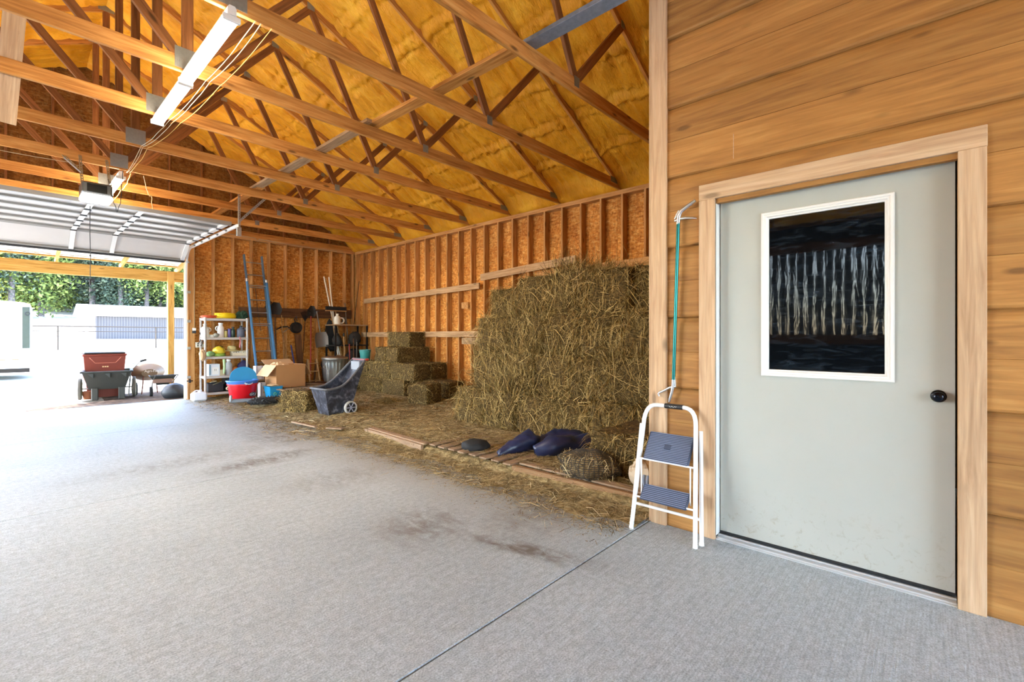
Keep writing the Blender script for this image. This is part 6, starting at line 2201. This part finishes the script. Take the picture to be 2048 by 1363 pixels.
for i in range(2):
    m = MB(); m.box((-0.70 + 0.28 * i, -0.014, 0.60), (-0.56 + 0.28 * i, 0.0, 0.635)); m.build('marker_light', plain('amber_marker', (176, 112, 84), 0.4), tl, None)
for x in (-3.4, -2.5):
    m = MB(); m.cyl((x, 0.05, 0.34), (x, 0.3, 0.34), 0.34, n=24); m.build('wheel', BLACKR, tl, 40)
m = MB(); m.box((-4.9, 0.1, 0.22), (-0.05, 2.1, 0.36)); m.build('chassis', DARKM, tl, None)

pf = thing('pipe_fence', 'brown pipe rail fence across the yard', 'fence', (0, 0, 0))
FPM = plain('brown_pipe', (58, 46, 34), 0.7, 0.0)
FY = 38.0
fb = gz(4, FY)
for z in (1.42, 1.12):
    m = MB(); m.cyl((-2, FY, fb + z), (20, FY + 2, fb + z), 0.035 if z > 1.3 else 0.022, n=8); m.build('rail', FPM, pf, 40)
for x in (2.3, 7.05, 11.8, 16.5):
    m = MB(); m.cyl((x, FY + (x + 2) / 11, fb - 0.1), (x, FY + (x + 2) / 11, fb + 1.45), 0.045, n=8); m.build('post', FPM, pf, 40)
# shed
SY_ = 57.0
sb = gz(8, SY_)
shd = thing('metal_shed', 'low grey ribbed metal shed with a white roof behind the fence', 'shed', (4.9, SY_, sb))
SHR = plain('shed_rib_grey', (104, 98, 102), 0.5, 0.1, 0.06)
SHW = plain('shed_wall_grey', (78, 74, 78), 0.5, 0.1, 0.06)
m = MB(); m.box((1.0, 0, 0), (15, 5, 2.15)); m.build('wall', SHW, shd, None)
for i in range(70):
    m = MB(); m.box((1.02 + i * 0.2, -0.04, 0), (1.07 + i * 0.2, 0.0, 2.15)); m.build('rib', SHR, shd, None)
m = MB(); m.prism([(-0.1, 0), (15.4, 0), (15.4, 0.12), (-0.1, 0.12)], 0, 1, M=Matrix.Translation((0, -0.6, 2.2)) @ Matrix(((1, 0, 0, 0), (0, 3.2, 0, 0), (0, 1.0, 1, 0), (0, 0, 0, 1))))
m.build('roof', plain('shed_roof', (232, 232, 234), 0.4, 0.1, 0.02), shd, None)
m = MB(); m.prism([(-0.1, 0), (15.4, 0), (15.4, 0.12), (-0.1, 0.12)], 0, 1, M=Matrix.Translation((0, 2.6, 3.2)) @ Matrix(((1, 0, 0, 0), (0, 3.2, 0, 0), (0, -1.0, 1, 0), (0, 0, 0, 1))))
m.build('roof', plain('shed_roof', (232, 232, 234)), shd, None)
for x in (0.1, 0.75):
    m = MB(); m.box((x, -0.4, -0.1), (x + 0.14, -0.26, 2.25)); m.build('post', plain('shed_post', (150, 138, 132), 0.6), shd, None)

# ------------------------------------------------------------------ outside: woods
def leaf_crown(seed, n, rx, rz, zc_, size):
    r = np.random.default_rng(seed)
    ncl = 26
    cc = r.normal(0, 1, (ncl, 3))
    cc /= np.linalg.norm(cc, axis=1)[:, None]
    cc *= r.uniform(0.35, 1.0, (ncl, 1))
    cl = r.integers(0, ncl, n)
    P = cc[cl] + r.normal(0, 0.17, (n, 3))
    P = P * np.array([rx, rx, rz]) + np.array([0, 0, zc_])
    u = r.normal(0, 1, (n, 3)); u /= np.linalg.norm(u, axis=1)[:, None]
    w = np.cross(u, r.normal(0, 1, (n, 3))); w /= np.linalg.norm(w, axis=1)[:, None]
    s = r.uniform(0.6, 1.3, n)[:, None] * size
    V = np.stack([P - u * s, P + w * s * 0.5, P + u * s, P - w * s * 0.5], 1).reshape(-1, 3)
    F = [(4 * i, 4 * i + 1, 4 * i + 2, 4 * i + 3) for i in range(n)]
    mm = MB(); mm.add(V, F)
    return mm, cc * np.array([rx, rx, rz]) + np.array([0, 0, zc_])
LEAFS = [m_island('leaf_spring_green', [(0.0, (56, 68, 38)), (0.5, (100, 116, 56)), (1.0, (150, 160, 88))], 0.6),
         m_island('leaf_dark_pine', [(0.0, (44, 56, 48)), (0.6, (72, 86, 68)), (1.0, (108, 118, 96))], 0.6),
         m_island('leaf_yellow_green', [(0.0, (96, 104, 44)), (0.5, (142, 150, 66)), (1.0, (180, 184, 96))], 0.6)]
BARK = m_noise('bark', [(0.3, (70, 64, 64)), (0.6, (112, 104, 102)), (0.8, (140, 132, 128))], 6, 0.9, 0.5, 0.05)
PROTO = []
for kind in range(3):
    for sd_ in range(2):
        h = (15, 18, 12)[kind]
        crown, cc = leaf_crown(kind * 10 + sd_, 5200, (3.6, 3.0, 3.2)[kind], h * 0.48, h * 0.52, (0.26, 0.22, 0.22)[kind])
        tm = MB()
        tm.tube([(0, 0, -0.6), (0.05, 0.02, h * 0.3), (-0.1, 0.05, h * 0.6), (0, 0, h * 0.95)], [0.33, 0.27, 0.18, 0.04], 9)
        for c_ in cc[:12]:
            tm.tube([(0, 0, max(1.5, c_[2] * 0.7)), tuple(c_ * 0.6 + np.array([0, 0, c_[2] * 0.35])), tuple(c_)], [0.10, 0.06, 0.02], 5)
        PROTO.append((crown.mesh('crown', None), tm.mesh('trunk', 60), LEAFS[kind]))
LBL = ['spring green broadleaf tree', 'dark pine', 'yellow-green young tree']
spots = []
rr_ = random.Random(4)
for row, (yb_, n_) in enumerate(((80, 8), (88, 10), (98, 12), (110, 13))):
    for i in range(n_):
        ang = -2.5 + 17.5 * (i + 0.5 + rr_.uniform(-0.3, 0.3)) / n_
        y = yb_ + rr_.uniform(-3, 3)
        spots.append((y * math.tan(R(ang)), y, row, i))
ordn = ['first', 'second', 'third', 'fourth', 'fifth', 'sixth', 'seventh', 'eighth', 'ninth', 'tenth', 'eleventh', 'twelfth', 'thirteenth']
rown = ['front', 'second', 'third', 'rearmost']
for (x, y, row, i) in spots:
    kind = rr_.choice((0, 0, 1, 1, 2)) if row < 3 else rr_.choice((0, 1))
    crown, trunk, lm = PROTO[kind * 2 + rr_.randrange(2)]
    t = thing('woodland_tree', '%s, %s from the left in the %s row of the woods' % (LBL[kind], ordn[i], rown[row]), 'tree', (x, y, gz(x, y)), rr_.uniform(0, 6.3), 'trees on the hillside')
    s = rr_.uniform(0.85, 1.15)
    t.scale = (s, s, s)
    put('crown', crown, lm, t)
    put('trunk', trunk, BARK, t)
# understorey along the edge of the woods
for i in range(16):
    cr_, _ = leaf_crown(100 + i % 4, 1500, 2.3, 1.9, 1.7, 0.17) if i < 4 else (None, None)
    if i < 4:
        PROTO.append((cr_.mesh('understorey_bush', None), None, None))
    ang = -2 + 16.5 * (i + 0.5) / 16
    y = 84 + 14 * ((i * 7) % 5) / 5
    o = put('understorey_bush', PROTO[6 + i % 4][0], LEAFS[(1, 0, 1, 2)[i % 4]], None, (y * math.tan(R(ang)), y, gz(0, y) - 0.1), (0, 0, i * 1.3))
    tag(o, 'low leafy bush under the woods, %s from the left' % (ordn + ['fourteenth', 'fifteenth', 'sixteenth'])[i], 'bush', 'bushes under the trees')
# shrub left of the trailer
cr_, _ = leaf_crown(91, 2500, 2.2, 1.3, 1.2, 0.16)
tag(put('yard_shrub', cr_.mesh('yard_shrub', None), LEAFS[2], None, (0.0, 62, gz(0, 62) + 0.4)), 'bright yellow-green shrub behind the trailer roof', 'shrub')
